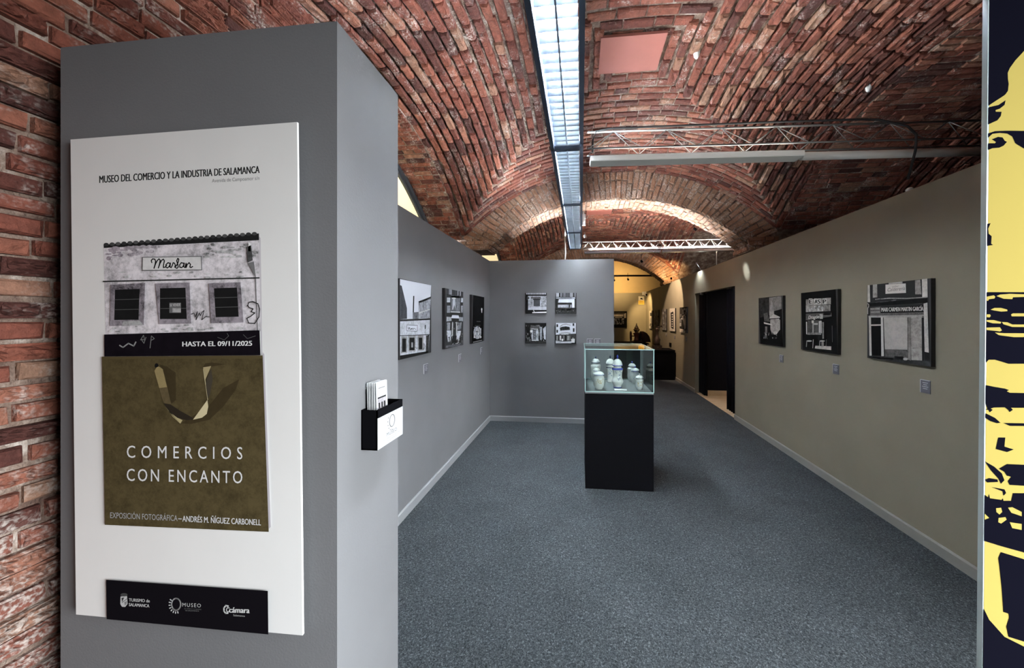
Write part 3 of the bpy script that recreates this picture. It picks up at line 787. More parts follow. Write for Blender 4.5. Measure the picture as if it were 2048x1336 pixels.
    A.up(); A.poly([(207.5,713),(528,710.5),(528.5,717),(207.7,718)], rgb(84,74,50))
    A.tr = crop(200, 700, 5.689); A.up()
    sh = rgb(64, 55, 37)
    A.poly([(690,160),(780,185),(880,255),(885,560),(830,610),(760,285),(725,205)], sh, .2)
    A.poly([(1192,190),(1215,150),(1290,140),(1440,160),(1290,186)], sh, .2)
    A.poly([(1250,640),(1420,430),(1600,330),(1560,450),(1420,640),(1260,790),(1060,835),(940,830)], sh, .2)
    A.up(); A.ell(665,175,22,26, .01)
    A.up(); A.poly([(640,235),(665,195),(690,185),(735,215),(830,610),(745,605)], rgb(150,134,94), .15)
    A.up(); A.poly([(694,430),(786,418),(830,610),(745,605)], rgb(96,84,60), .3)
    A.poly([(745,600),(825,615),(930,685),(1075,765),(1082,787),(1000,792),(900,765),(800,690)], rgb(48,42,34), .1)
    A.up(); A.poly([(748,612),(800,690),(900,765),(960,792),(935,832),(850,755)], rgb(176,164,122))
    A.poly([(1080,787),(1242,563),(1252,640),(1235,722),(1180,765)], rgb(206,194,156))
    A.poly([(1193,195),(1285,180),(1218,335)], rgb(168,154,116)); A.poly([(1285,212),(1302,330),(1270,510),(1246,548),(1224,400),(1232,330)], rgb(70,64,54))
    A.line([(1196,215),(1222,390),(1246,560)], 8, rgb(190,178,140))
    A.tr = lambda x, y: (x, y); A.up()
    wt = .72
    A.text('COMERCIOS', (258,914), (488,917), 24.5, wt, bold=.004, space=1.75)
    A.text('CON ENCANTO', (258,960), (488,965), 24.5, wt, bold=.004, space=1.35)
    A.text('EXPOSICIÓN FOTOGRÁFICA', (225,1034), (359,1040), 11.5, .42, bold=-.004)
    A.line([(361,1035.5),(367,1035.8)], 1.6, .6)
    A.text('ANDRÉS M. ÑÍGUEZ CARBONELL', (369,1041), (525,1048.5), 11.8, .70, bold=.012)
    # ---- sponsors band
    A.poly([(217,1157),(539,1179),(540,1265.5),(218,1235.3)], (.007,.006,.008))
    A.up(); A.tr = crop(180, 1140, 5.389)
    A.poly([(355,270),(425,265),(430,350),(405,382),(370,380),(352,350)], .50); A.ell(392,252,38,18, .06)
    A.up(); A.poly([(365,285),(395,280),(372,330)], .05); A.line([(372,335),(428,292)], 6, .10); A.poly([(395,330),(425,318),(422,345),(402,368)], .22)
    A.text('TURISMO de', (446,322), (668,334), 34, .52, bold=.02); A.text('SALAMANCA', (446,372), (664,386), 34, .52, bold=.025)
    for i in range(28):
        a0, a1 = 2*math.pi*i/28, 2*math.pi*(i+1)/28
        A.line([(953+48*math.cos(a0), 352+62*math.sin(a0)), (953+48*math.cos(a1), 352+62*math.sin(a1))], 14 if a0 < 2.6 or a0 > 4.2 else 10, .62)
    for i in range(8):
        a = math.radians(75+i*20); A.line([(953+62*math.cos(a), 355+78*math.sin(a)), (953+78*math.cos(a), 355+95*math.sin(a))], 11, .55)
    A.text('MUSEO', (1020,376), (1218,386), 40, .50, bold=-.002, space=1.25)
    A.text('DEL COMERCIO Y LA INDUSTRIA', (1040,404), (1222,414), 12, .12); A.text('DE SALAMANCA', (1052,424), (1198,430), 11, .2)
    A.line([(1512,372),(1486,366),(1466,390),(1466,425),(1484,448),(1508,446)], 15, .66); A.line([(1524,392),(1502,388),(1492,410),(1498,432),(1520,432)], 9, .66)
    A.text('cámara', (1522,440), (1738,446), 60, .66, bold=.03); A.text('Salamanca', (1566,478), (1690,486), 20, .40, bold=.01)
    A.build('print', e)
poster()

# ---- framed photographs
def picture(name, quad, mp, n, th, label, draw, tr, base=.05, gr=0, group=None, side=.010):
    """quad: photo pixels of the printed face, mp carries pixels to the face plane; box of depth th behind it"""
    n = Vector(n); q = [mp(*k) for k in quad]; c = sum(q, Vector())/4
    # square up the face in its own plane
    if abs(n.x) > .5:
        y0, y1 = min(k.y for k in q), max(k.y for k in q); z0 = (min(q, key=lambda k: k.z).z+sorted(q, key=lambda k: k.z)[1].z)/2; z1 = (sorted(q, key=lambda k: k.z)[2].z+sorted(q, key=lambda k: k.z)[3].z)/2
        a, b = Vector((c.x, y0, z0)), Vector((c.x-n.x*(th-.001), y1, z1))
        face = [Vector((c.x, y0, z0)), Vector((c.x, y1, z0)), Vector((c.x, y1, z1)), Vector((c.x, y0, z1))]
    else:
        x0, x1 = min(k.x for k in q), max(k.x for k in q); zs = sorted(k.z for k in q); z0, z1 = (zs[0]+zs[1])/2, (zs[2]+zs[3])/2
        a, b = Vector((x0, c.y, z0)), Vector((x1, c.y-n.y*(th-.001), z1))
    e = empty(name, c-n*(th), label, 'picture', group)
    part('panel', MB().box(a, b), M['dark'], e)
    lo = [min(a[i], b[i]) for i in range(3)]; hi = [max(a[i], b[i]) for i in range(3)]
    def mpc(u, v):
        p = mp(u, v)
        for i in range(3):
            if abs(n[i]) < .5: p[i] = min(max(p[i], lo[i]), hi[i])
        return p
    A = Art(mpc, n, tr); A.poly(quad, base, gr, raw=True); A.up(); draw(A); A.build('print', e)
    return e
TH = .028
mpL = lambda u, v: onX(u, v, WL+TH); mpR = lambda u, v: onX(u, v, WR-TH); mpB = lambda u, v: onY(u, v, WB-TH)
GL, GB, GR_ = 'tall photographs on the left partition', 'square photographs on the back partition', 'photographs on the right wall before the doorway'
cL = crop(800, 550, 7.422); bl = (.93, .97, 1.06)
def tint(v, t=bl): return tuple(v*x for x in t)
def d1(A):
    A.poly([(0,60),(465,152),(440,640),(0,660)], tint(.62)); A.up()
    A.poly([(0,150),(25,160),(102,490),(104,650),(0,660)], tint(.06), .5); A.poly([(195,310),(212,310),(206,555),(188,555)], .02)
    A.poly([(272,392),(462,318),(460,350),(290,415)], .05); A.poly([(275,400),(460,338),(442,640),(275,640)], tint(.34), .9); A.poly([(188,555),(275,548),(275,650),(188,650)], tint(.16), .8)
    A.up(); A.poly([(275,560),(445,500),(445,515),(275,575)], .5, .4)
    A.poly([(0,665),(443,650),(443,668),(0,690)], .03, .3); A.poly([(0,688),(443,666),(438,880),(0,895)], tint(.60), .45); A.up()
    A.poly([(98,738),(262,745),(256,838),(98,832)], .10); A.up(); A.poly([(104,746),(256,752),(250,830),(104,825)], tint(.66)); A.up()
    A.line([(122,770),(125,812),(140,775),(148,812),(170,790),(165,812),(185,788),(190,815),(205,790),(235,808)], 6, .02)
    A.poly([(368,740),(382,740),(382,800),(368,800)], .03); A.line([(375,800),(378,880)], 3, .08); A.line([(0,897),(438,884)], 6, .03)
    A.poly([(0,905),(438,892),(420,1140),(0,1200)], tint(.55), .55); A.up()
    for x0, x1, y0, y1 in ((22,95,918,1150), (130,222,905,1125), (268,338,905,1112)):
        A.rect(x0-8,y0-8,x1+8,y1+8, .30, .6); A.up(); A.rect(x0+8,y0+25,x1-8,y1-8, .015, .2); A.up()
    A.rect(165,1000,190,1075, .30, .5); A.line([(215,1075),(235,1070),(240,1095),(258,1080)], 5, .04); A.line([(350,1010),(368,1060),(345,1110),(352,1020)], 6, .04)
    A.poly([(385,900),(432,890),(418,1150),(380,1160)], .05, .7); A.poly([(0,1195),(410,1130),(410,1158),(0,1255)], .015)
picture('photograph', [(798.5,555),(862.3,571.3),(855,706),(798.5,721)], mpL, (1,0,0), TH, 'tall photograph of a whitewashed shop facade under a chimney, half hidden by the near partition', d1, cL, .05, group=GL)
def d2(A):
    A.r.seed(5)
    for i in range(15): A.rect(698+i*16, 205+i*3, 698+i*16+RNG.choice((6,9,12)), 285+i*2, tint(RNG.choice((.7,.5,.06,.6))))
    A.up(); A.poly([(690,300),(940,318),(938,345),(690,330)], .04)
    for x0, x1 in ((695,745), (905,936)):
        A.rect(x0,335,x1,405, tint(.5), .6); A.rect(x0,455,x1,560, tint(.30), .9)
    A.poly([(755,300),(895,310),(890,545),(752,540)], tint(.16), .6); A.up()
    A.ell(800,348,28,14, .7); A.poly([(785,350),(815,350),(830,520),(805,440),(785,520),(775,515)], tint(.62), .5); A.rect(820,400,888,530, tint(.22), .9)
    A.poly([(752,540),(892,545),(890,560),(752,553)], .6); A.poly([(775,595),(868,600),(880,645),(758,640)], tint(.72))
    A.poly([(690,620),(762,625),(765,680),(690,690)], tint(.42), .6); A.poly([(875,622),(935,628),(935,688),(872,680)], tint(.42), .6); A.up()
    A.poly([(765,650),(875,655),(870,700),(765,700)], .03); A.poly([(772,690),(788,690),(784,900),(768,900)], .5); A.poly([(832,690),(848,690),(846,900),(832,900)], .5)
    A.poly([(695,705),(745,705),(740,815),(698,820)], tint(.34), .9); A.poly([(862,705),(915,705),(905,810),(860,815)], tint(.25), .9)
    A.poly([(692,825),(758,822),(752,1000),(735,905),(712,1000)], tint(.66), .6); A.poly([(845,830),(905,828),(895,890),(870,960),(840,950)], tint(.62), .6)
    A.scatter(40, 690,700,925,1030, 14,40, .02,.5); A.poly([(775,905),(835,900),(835,1015),(770,1020)], .015)
    A.poly([(680,1050),(920,1010),(905,1050),(672,1085)], tint(.12), .8); A.line([(780,1030),(800,1000),(830,1020),(870,1000)], 8, .5)
picture('photograph', [(893.3,577),(926.5,584),(921,692),(889.5,697.5)], mpL, (1,0,0), TH, 'tall busy photograph of an ornate shop entrance, middle of the left partition', d2, cL, .03, group=GL)
def d3(A):
    A.ell(1213,508,9,19, .9); A.poly([(1207,520),(1220,520),(1218,560),(1210,560)], .8); A.line([(1140,690),(1195,692)], 5, .12); A.line([(1110,750),(1190,748)], 4, .10)
    A.ell(1148,855,58,95, tint(.42), .6, 24); A.up(); A.scatter(46, 1095,770,1205,940, 16,40, .01,.85); A.line([(1085,998),(1215,968)], 9, .30)
picture('photograph', [(946.5,590),(968.5,594.3),(966,683),(943.5,687)], mpL, (1,0,0), TH, 'almost black tall photograph with a pale lit oval, nearest the left corner', d3, cL, .006, group=GL)
cB = crop(1040, 575, 10.688)
def b1(A):
    for i in range(13): A.rect(135+i*33,108,135+i*33+20,148, tint(.75)); 
    A.rect(120,150,566,180, .02); A.poly([(170,180),(566,180),(566,480),(170,475)], tint(.52), .85); A.up()
    A.rect(120,180,172,560, .015); A.rect(135,190,222,268, tint(.66)); A.up(); A.rect(150,205,200,245, .10, .5)
    A.rect(235,205,440,236, .12, .6); A.rect(275,240,440,405, tint(.75)); A.up(); A.rect(288,262,428,402, tint(.09), .4); A.rect(275,240,436,264, .03)
    A.up(); A.poly([(275,410),(566,420),(566,480),(170,478),(175,440)], tint(.7), .3); A.poly([(120,480),(566,482),(566,558),(120,562)], .012); A.up()
    A.poly([(265,525),(566,515),(566,545),(262,548)], .8); A.poly([(275,480),(295,480),(320,525),(300,525)], .5); A.line([(480,300),(540,285),(540,312),(490,315)], 8, .04)
picture('small_photograph', [(1051.5,586),(1093,586),(1092.5,627.5),(1051.5,627.5)], mpB, (0,-1,0), TH, 'upper left of four small photographs: a bare shop window in a stone wall', b1, cB, .05, group=GB)
def b2(A):
    A.r.seed(8)
    for i in range(14): A.rect(775+i*30,108,775+i*30+RNG.choice((10,18,24)),200, tint(RNG.choice((.7,.1,.3,.6,.03))), .4)
    A.up(); A.rect(770,212,1180,238, tint(.7), .4); A.rect(830,215,1120,228, .7); A.poly([(830,250),(1165,245),(1165,430),(1110,432),(1110,322),(815,322)], tint(.82)); A.up()
    A.rect(810,322,1095,365, .03, .3); A.rect(810,368,1100,430, tint(.62), .6); A.rect(1040,335,1075,425, .8); A.rect(765,250,805,430, .02)
    A.up(); A.rect(770,440,1195,540, .04, .5); A.poly([(870,470),(965,450),(950,485),(900,490)], .66, .5); A.poly([(985,460),(1090,455),(1095,490),(985,492)], .8, .3); A.ell(815,462,35,9, .7); A.ell(1150,455,35,8, .7)
    A.scatter(30, 775,490,1190,545, 22,16, .01,.3)
picture('small_photograph', [(1111.8,585.8),(1153,586),(1152.5,627.5),(1111.8,627.5)], mpB, (0,-1,0), TH, 'upper right of four small photographs: a pale shopfront above parked cars', b2, cB, .03, group=GB)
def b3(A):
    A.r.seed(2); A.scatter(60, 125,800,555,1180, 26,80, .015,.22)
    A.poly([(230,800),(420,835),(410,880),(235,865)], .10, .5); A.poly([(240,870),(390,880),(390,905),(240,890)], .45, .4)
    for x0, x1 in ((245,285),(300,330),(340,395)): A.rect(x0,905,x1,1120, tint(.55), .9); A.up()
    for i in range(6): A.rect(300,920+i*34,330,936+i*34, .03)
    A.ell(240,935,24,30, .85); A.poly([(415,830),(470,850),(475,1110),(430,1115)], tint(.40), .7); A.poly([(490,880),(556,820),(550,1120),(515,1100)], tint(.62), .3)
    A.poly([(480,790),(550,770),(555,830),(480,900)], .015); A.poly([(250,1120),(400,1118),(400,1138),(250,1140)], .6); A.poly([(125,1150),(552,1150),(550,1196),(125,1190)], .04, .6)
picture('small_photograph', [(1051.5,646),(1092.2,646),(1091.6,687),(1051.5,687)], mpB, (0,-1,0), TH, 'lower left of four small photographs: a dark narrow shop doorway', b3, cB, .012, group=GB)
def b4(A):
    A.poly([(765,755),(1195,755),(1195,985),(765,1010)], tint(.70), .2); A.up()
    A.poly([(850,860),(900,840),(980,830),(1060,845),(1068,905),(980,912),(900,918),(860,925)], .03, .5)
    for x in (905, 950, 1000, 1040): A.line([(x,838),(x,915)], 5, .2)
    A.poly([(850,830),(900,790),(980,775),(1080,800),(1080,815),(980,790),(910,805),(860,845)], .28); A.poly([(835,985),(900,965),(1000,958),(1080,968),(1080,985),(1000,975),(900,982),(840,1000)], .25)
    for x0, y0, x1, y1 in ((780,785,815,845),(780,905,812,968),(1125,765,1160,820),(1130,870,1165,950)): A.rect(x0,y0,x1,y1, .03)
    A.poly([(765,1020),(860,1000),(1080,990),(1195,1000),(1195,1150),(765,1140)], .05, .5); A.up()
    A.text('CAFE', (890,1012), (1040,1008), 20, .75, bold=.03)
    for x0, x1, g0 in ((785,800,.5),(850,878,.7),(930,945,.3),(1010,1050,.35),(1060,1072,.25)): A.rect(x0,1030,x1,1130, g0, .6)
    A.rect(955,1020,985,1135, .01); A.poly([(1095,1100),(1172,1095),(1168,1180),(1100,1180)], .75, .3); A.ell(905,1120,18,26, .75); A.ell(1132,1085,10,10, .7)
    A.poly([(765,1135),(900,1155),(1100,1150),(1100,1192),(765,1195)], tint(.62), .3); A.line([(780,1135),(880,1180)], 8, .10)
picture('small_photograph', [(1111.3,645.8),(1152.6,646.3),(1152,688),(1110.8,688)], mpB, (0,-1,0), TH, 'lower right of four small photographs: a white rounded corner building', b4, cB, .02, group=GB)
sp_ = (1.06, 1.0, .93)
def sp(v): return tuple(v*x for x in sp_)
cR = crop(1500, 560, 7.42)
def r3(A):
    A.poly([(285,262),(465,238),(470,430),(330,470),(285,520)], sp(.22), .6); A.up()
    A.poly([(128,272),(282,258),(282,520),(150,560)], sp(.03), .7); A.poly([(288,460),(310,350),(322,310),(340,350),(356,460),(360,520),(290,560)], sp(.34), .5)
    A.poly([(300,585),(435,570),(440,740),(405,790),(330,800),(305,740)], sp(.36), .6); A.up()
    A.poly([(290,560),(350,505),(445,548),(440,562),(290,572)], sp(.48), .2); A.poly([(362,465),(415,500),(375,515)], .012); A.poly([(200,500),(255,480),(300,620),(215,615)], sp(.09), .7)
    A.poly([(205,625),(325,655),(322,672),(210,650)], sp(.5)); A.rect(225,690,255,790, sp(.18), .6); A.poly([(222,780),(245,780),(260,880),(225,830)], sp(.3), .8)
    A.ell(375,785,30,26, sp(.5), .5); A.rect(438,590,446,740, sp(.4)); A.poly([(150,830),(470,800),(480,960),(155,930)], .006)
    A.up(); A.scatter(20, 200,780,400,870, 14,30, .01,.2); A.line([(315,360),(312,470)], 4, .08); A.line([(338,360),(340,460)], 4, .08)
picture('photograph', [(1517.2,596.3),(1563,591.5),(1566,693.5),(1520.5,688)], mpR, (-1,0,0), TH, 'dark photograph of a church tower in an old street, nearest the doorway', r3, cR, .008, group=GR_)
def r2(A):
    A.poly([(830,290),(1200,262),(1200,360),(830,385)], sp(.30), .7); A.up()
    for x0, x1, t_ in ((880,920,'E'),(960,1002,'A'),(1006,1046,'S'),(1085,1130,'P')):
        A.rect(x0-8,275,x1+8,360, sp(.55), .4); A.up(); A.text(t_, (x0,350), (x1,345), 58, .012, bold=.03)
    A.poly([(830,385),(1195,368),(1195,460),(830,478)], sp(.34), .9); A.up(); A.scatter(40, 880,385,1090,460, 10,50, .02,.8)
    A.line([(830,484),(1200,470)], 7, .01); A.poly([(832,500),(1215,485),(1215,540),(832,600)], sp(.10), .5); A.poly([(1080,492),(1205,488),(1205,520),(1090,530)], sp(.34), .3)
    A.text('Dragón', (868,580), (1025,568), 52, sp(.62), bold=.02, slant=.2); A.rect(1035,505,1085,575, sp(.45), .8)
    A.poly([(860,600),(1060,595),(1060,815),(860,805)], sp(.07), .7); A.up(); A.rect(920,600,950,640, sp(.55)); A.rect(932,600,946,790, sp(.4)); A.rect(950,640,1010,665, sp(.4), .5); A.rect(860,780,1060,812, sp(.22), .7)
    A.poly([(1025,612),(1066,608),(1068,790),(1026,795)], sp(.58)); A.up(); A.line([(1046,625),(1046,780)], 8, .12, .5)
    A.rect(1078,625,1100,870, sp(.28), .7); A.rect(1110,620,1222,960, .008); A.line([(1222,680),(1226,920)], 5, sp(.18)); A.poly([(835,620),(850,620),(852,810),(838,800)], sp(.55))
    for x in (885, 1080): A.ell(x,905,38,10, sp(.5)); A.line([(x-38,900),(x-45,990)], 7, sp(.45)); A.line([(x+58,885),(x+50,1010)], 7, sp(.45))
    A.poly([(975,975),(1210,985),(1210,1040),(965,1015)], sp(.52), .5); A.rect(1065,915,1100,1000, sp(.3), .5)
picture('photograph', [(1602,586.2),(1671.5,578.3),(1675.5,708.5),(1606,700)], mpR, (-1,0,0), TH, 'black-bordered photograph of a bar front with chairs, middle of the right wall', r2, cR, .008, group=GR_)
cS = crop(1720, 540, 5.1375)
def r1(A):
    A.poly([(78,155),(100,152),(105,330),(78,330)], sp(.52), .3); A.poly([(132,150),(176,145),(178,280),(132,285)], sp(.35), .6); A.poly([(565,105),(620,100),(632,250),(568,250)], sp(.28), .7); A.poly([(636,95),(692,84),(695,280),(640,280)], sp(.58), .4)
    A.poly([(262,150),(470,138),(473,235),(262,245)], sp(.62), .1); A.poly([(295,130),(437,118),(437,138),(295,148)], sp(.4), .5); A.up()
    A.text('Calderería', (280,222), (462,205), 38, sp(.15), bold=-.005, slant=.2); A.text('taller', (330,178), (400,172), 16, sp(.22))
    A.line([(160,302),(300,290),(480,292),(690,280)], 9, sp(.36), .8); A.scatter(20, 160,300,640,345, 60,10, .01,.12)
    A.poly([(80,345),(695,285),(695,335),(80,375)], .012, .3); A.up()
    A.poly([(105,390),(212,378),(212,470),(105,478)], sp(.13), .4); A.up(); A.text('MODA HOMBRE', (110,410), (206,405), 16, sp(.45), bold=.01); A.text('MARROQUINERIA', (112,442), (206,438), 16, sp(.40), bold=.01)
    A.poly([(215,385),(655,365),(655,430),(215,442)], .012); A.up()
    A.text('MARI CARMEN MARTIN GARCÍA', (222,428), (652,418), 42, sp(.56), bold=.018)
    A.poly([(215,444),(655,434),(655,462),(215,470)], sp(.17), .3); A.up(); A.text('CLASES CORTE CONFECCION DECORACION', (222,466), (648,456), 19, .03, bold=.015)
    A.poly([(90,470),(660,462),(660,490),(90,488)], sp(.38), .4); A.poly([(92,485),(115,485),(122,880),(100,880)], sp(.52), .2); A.poly([(216,480),(238,480),(248,885),(222,885)], sp(.55), .15)
    A.poly([(112,490),(214,488),(214,556),(114,558)], .015, .3); A.poly([(112,560),(218,558),(218,572),(114,574)], sp(.5)); A.poly([(116,575),(216,572),(218,880),(122,876)], .008)
    A.poly([(244,488),(488,485),(490,820),(258,815)], sp(.44), .22); A.poly([(258,812),(492,818),(490,905),(262,890)], sp(.11), .6); A.poly([(488,485),(524,485),(525,930),(492,920)], sp(.24), .5)
    A.poly([(524,490),(636,482),(640,930),(530,925)], sp(.34), .6); A.poly([(640,470),(660,470),(660,935),(642,935)], .02)
    A.poly([(656,345),(695,335),(710,870),(668,880)], sp(.50), .45); A.line([(495,485),(495,900)], 5, .02); A.line([(244,490),(256,885)], 4, .02); A.line([(535,805),(590,800)], 7, .03)
    A.up(); A.poly([(85,880),(360,905),(520,935),(712,930),(735,1000),(100,915)], .035, .6); A.poly([(120,893),(350,905),(350,920),(130,905)], sp(.34), .6); A.ell(470,915,24,14, sp(.4)); A.poly([(355,885),(450,890),(440,925),(365,918)], .012)
    A.line([(80,345),(92,355),(92,375),(82,392),(82,450)], 7, sp(.4)); A.poly([(665,840),(715,850),(720,940),(670,930)], .02, .5)
picture('photograph', [(1734.5,571.5),(1856.5,556),(1862,734),(1738,716)], mpR, (-1,0,0), TH, 'photograph of a shuttered old shopfront with a name sign, nearest the yellow board', r1, cS, .03, group=GR_)
# small far pictures on the right wall and the far wall
GF = 'photographs on the right wall beyond the doorway'
warm = (1.08, 1.0, .88)
def wv(v): return tuple(v*x for x in warm)
cF = crop(1220, 560, 6.072)
def far_art(seed, box, kind):
    def d(A):
        x0, y0, x1, y1 = box; A.r.seed(seed); wd, hh = x1-x0, y1-y0
        if kind == 'pale': A.rect(x0,y0,x1,y1, wv(.40), .5); A.up(); A.rect(x0+wd*.3,y0+hh*.12,x1-wd*.2,y0+hh*.3, .05); A.scatter(14, x0,y0+hh*.4,x1,y1, wd*.4,hh*.2, .1,.5)
        elif kind == 'grey': A.rect(x0,y0,x1,y1, wv(.16), .6); A.up(); A.scatter(18, x0,y0,x1,y1, wd*.4,hh*.14, .05,.35)
        elif kind == 'arcade':
            A.rect(x0,y0,x1,y1, wv(.5), .4); A.up(); A.poly([(x0+wd*.2,y0+hh*.2),(x0+wd*.7,y0+hh*.15),(x0+wd*.75,y0+hh*.9),(x0+wd*.3,y0+hh*.85)], .03); A.up()
            for i in range(6): A.ell(x0+wd*.5, y0+hh*(.28+.1*i), wd*.1, hh*.03, wv(.55))
        else: A.rect(x0,y0,x1,y1, wv(.03), .4); A.up(); A.poly([(x0+wd*.35,y0+hh*.35),(x1-wd*.15,y0+hh*.25),(x1-wd*.15,y1-hh*.2),(x0+wd*.6,y1-hh*.25)], wv(.45), .6); A.poly([(x0,y1-hh*.18),(x1,y1-hh*.12),(x1,y1),(x0,y1-hh*.05)], wv(.5), .4); A.scatter(16, x0,y0,x1,y1, wd*.3,hh*.15, .02,.3)
    return d
for i, (q, kd, lb) in enumerate((
    ([(475,378),(512,372),(516,590),(478,588)], 'pale', 'pale photograph farthest along the right wall, next to the corner'),
    ([(540,368),(585,364),(590,602),(548,597)], 'grey', 'dim grey photograph, second from the far corner on the right wall'),
    ([(630,358),(680,352),(684,612),(640,605)], 'grey2', 'shadowed photograph in the middle of the five beyond the doorway'),
    ([(722,350),(786,340),(790,626),(730,618)], 'arcade', 'bright photograph of a pale arcaded building on the right wall beyond the doorway'),
    ([(846,335),(930,325),(932,648),(852,632)], 'street', 'photograph of a dark street scene just beyond the doorway'))):
    qq = [cF(*k) for k in q]; xs = [k[0] for k in q]; ys = [k[1] for k in q]
    picture('photograph', qq, mpR, (-1,0,0), TH, lb, far_art(20+i, (min(xs), min(ys), max(xs), max(ys)), {'grey2': 'grey', 'street': 'dark'}.get(kd, kd)), cF, .03, group=GF)
def df(A):
    A.r.seed(4); A.rect(30,380,205,580, .01); A.up(); A.rect(40,395,180,415, wv(.06), .8); A.rect(45,418,160,444, wv(.55), .5); A.rect(60,450,150,462, wv(.4), .5); A.poly([(165,410),(195,400),(195,460),(170,465)], wv(.45), .4)
    A.up(); A.scatter(60, 50,465,170,540, 14,22, .05,.5); A.rect(30,545,205,580, .01)
picture('photograph', [cF(*k) for k in ((20,380),(206,378),(204,580),(20,580))], lambda u, v: onY(u, v, 12.70-TH), (0,-1,0), TH, 'dark night photograph on the far wall, partly behind the back partition', df, cF, .01)

# ---- caption cards beside the photographs
GC = 'grey caption cards on the walls'
def caption(quad, mp, n, label):
    n = Vector(n); q = [mp(*k) for k in quad]; c = sum(q, Vector())/4
    e = empty('caption_card', c, label, 'label', GC)
    if abs(n.x) > .5: ax = Vector((0, 1, 0)); hw = (max(k.y for k in q)-min(k.y for k in q))/2
    else: ax = Vector((1, 0, 0)); hw = (max(k.x for k in q)-min(k.x for k in q))/2
    hh = (max(k.z for k in q)-min(k.z for k in q))/2*.95
    cd = part('card', MB().obox(c+n*.0025, ax*hw, n*.0025, Vector((0,0,hh))), M['caption'], e)
    part('border', MB().obox(c+n*.003+Vector((0,0,hh)), ax*hw, n*.0032, Vector((0,0,.0022))).obox(c+n*.003-ax*(hw if n.x > 0 or n.y else -hw)*(1 if n.x > 0 or n.y else 1), ax*.0022, n*.0032, Vector((0,0,hh))), M['text'], e)
    tx = MB()
    for k, f in enumerate((.7, .5, .8, .6)): tx.obox(c+n*.0052+Vector((0,0,hh*(.6-.3*k)))+ax*0, ax*hw*f*.8, n*.0003, Vector((0,0,hh*.05)))
    part('text_lines', tx, M['text'], cd)
wl = lambda u, v: onX(u, v, WL); wrr = lambda u, v: onX(u, v, WR); wb = lambda u, v: onY(u, v, WB)
caption([(847,729),(855,727),(855,746),(847,748)], wl, (1,0,0), 'small grey caption card below the whitewashed facade photograph')
caption([(917,709),(922,707.5),(922,722.5),(917,725)], wl, (1,0,0), 'small grey caption card below the ornate shop entrance photograph')
caption([(960.5,695.5),(964,695),(964,707.5),(960.5,709)], wl, (1,0,0), 'small grey caption card below the almost black tall photograph')
caption([(1174.3,677.5),(1186,677.5),(1186,690),(1174.3,690)], wb, (0,-1,0), 'left of two caption cards on the back partition behind the display case')
caption([(1189.3,677.5),(1201,677.5),(1201,690),(1189.3,690)], wb, (0,-1,0), 'right of two caption cards on the back partition behind the display case')
caption([(1560,711),(1566.5,710),(1566.8,725),(1560.5,724)], wrr, (-1,0,0), 'small caption card below the church tower photograph')
caption([(1667,730),(1678,729),(1678.5,748.5),(1667.5,747)], wrr, (-1,0,0), 'small caption card below the bar front photograph')
caption([(1842.5,760.5),(1861.5,761.5),(1861.5,787),(1843,785)], wrr, (-1,0,0), 'grey caption card below the shuttered shopfront photograph')
for q, lb in (([(681,653),(688,652),(688,684),(681,685)], 'tiny caption card below the shadowed middle photograph beyond the doorway'), ([(783,676),(793,674),(793,712),(783,714)], 'tiny caption card below the arcaded building photograph'), ([(922,694),(935,690),(935,742),(922,746)], 'tiny caption card below the dark street photograph beyond the doorway')):
    caption([cF(*k) for k in q], wrr, (-1,0,0), lb)
q = [wrr(*cF(*k)) for k in ((724,775),(747,772),(747,797),(724,800))]; c = sum(q, Vector())/4
single('wall_socket', MB().obox(c-Vector((.006,0,0)), (.006,0,0), (0,(q[0].y-q[1].y)/2,0), (0,0,.05)).obox(c-Vector((.013,0,0)), (.002,0,0), (0,.05,0), (0,0,.025)), M['black'], 'small black socket low on the far right wall', 'socket', loc=c)

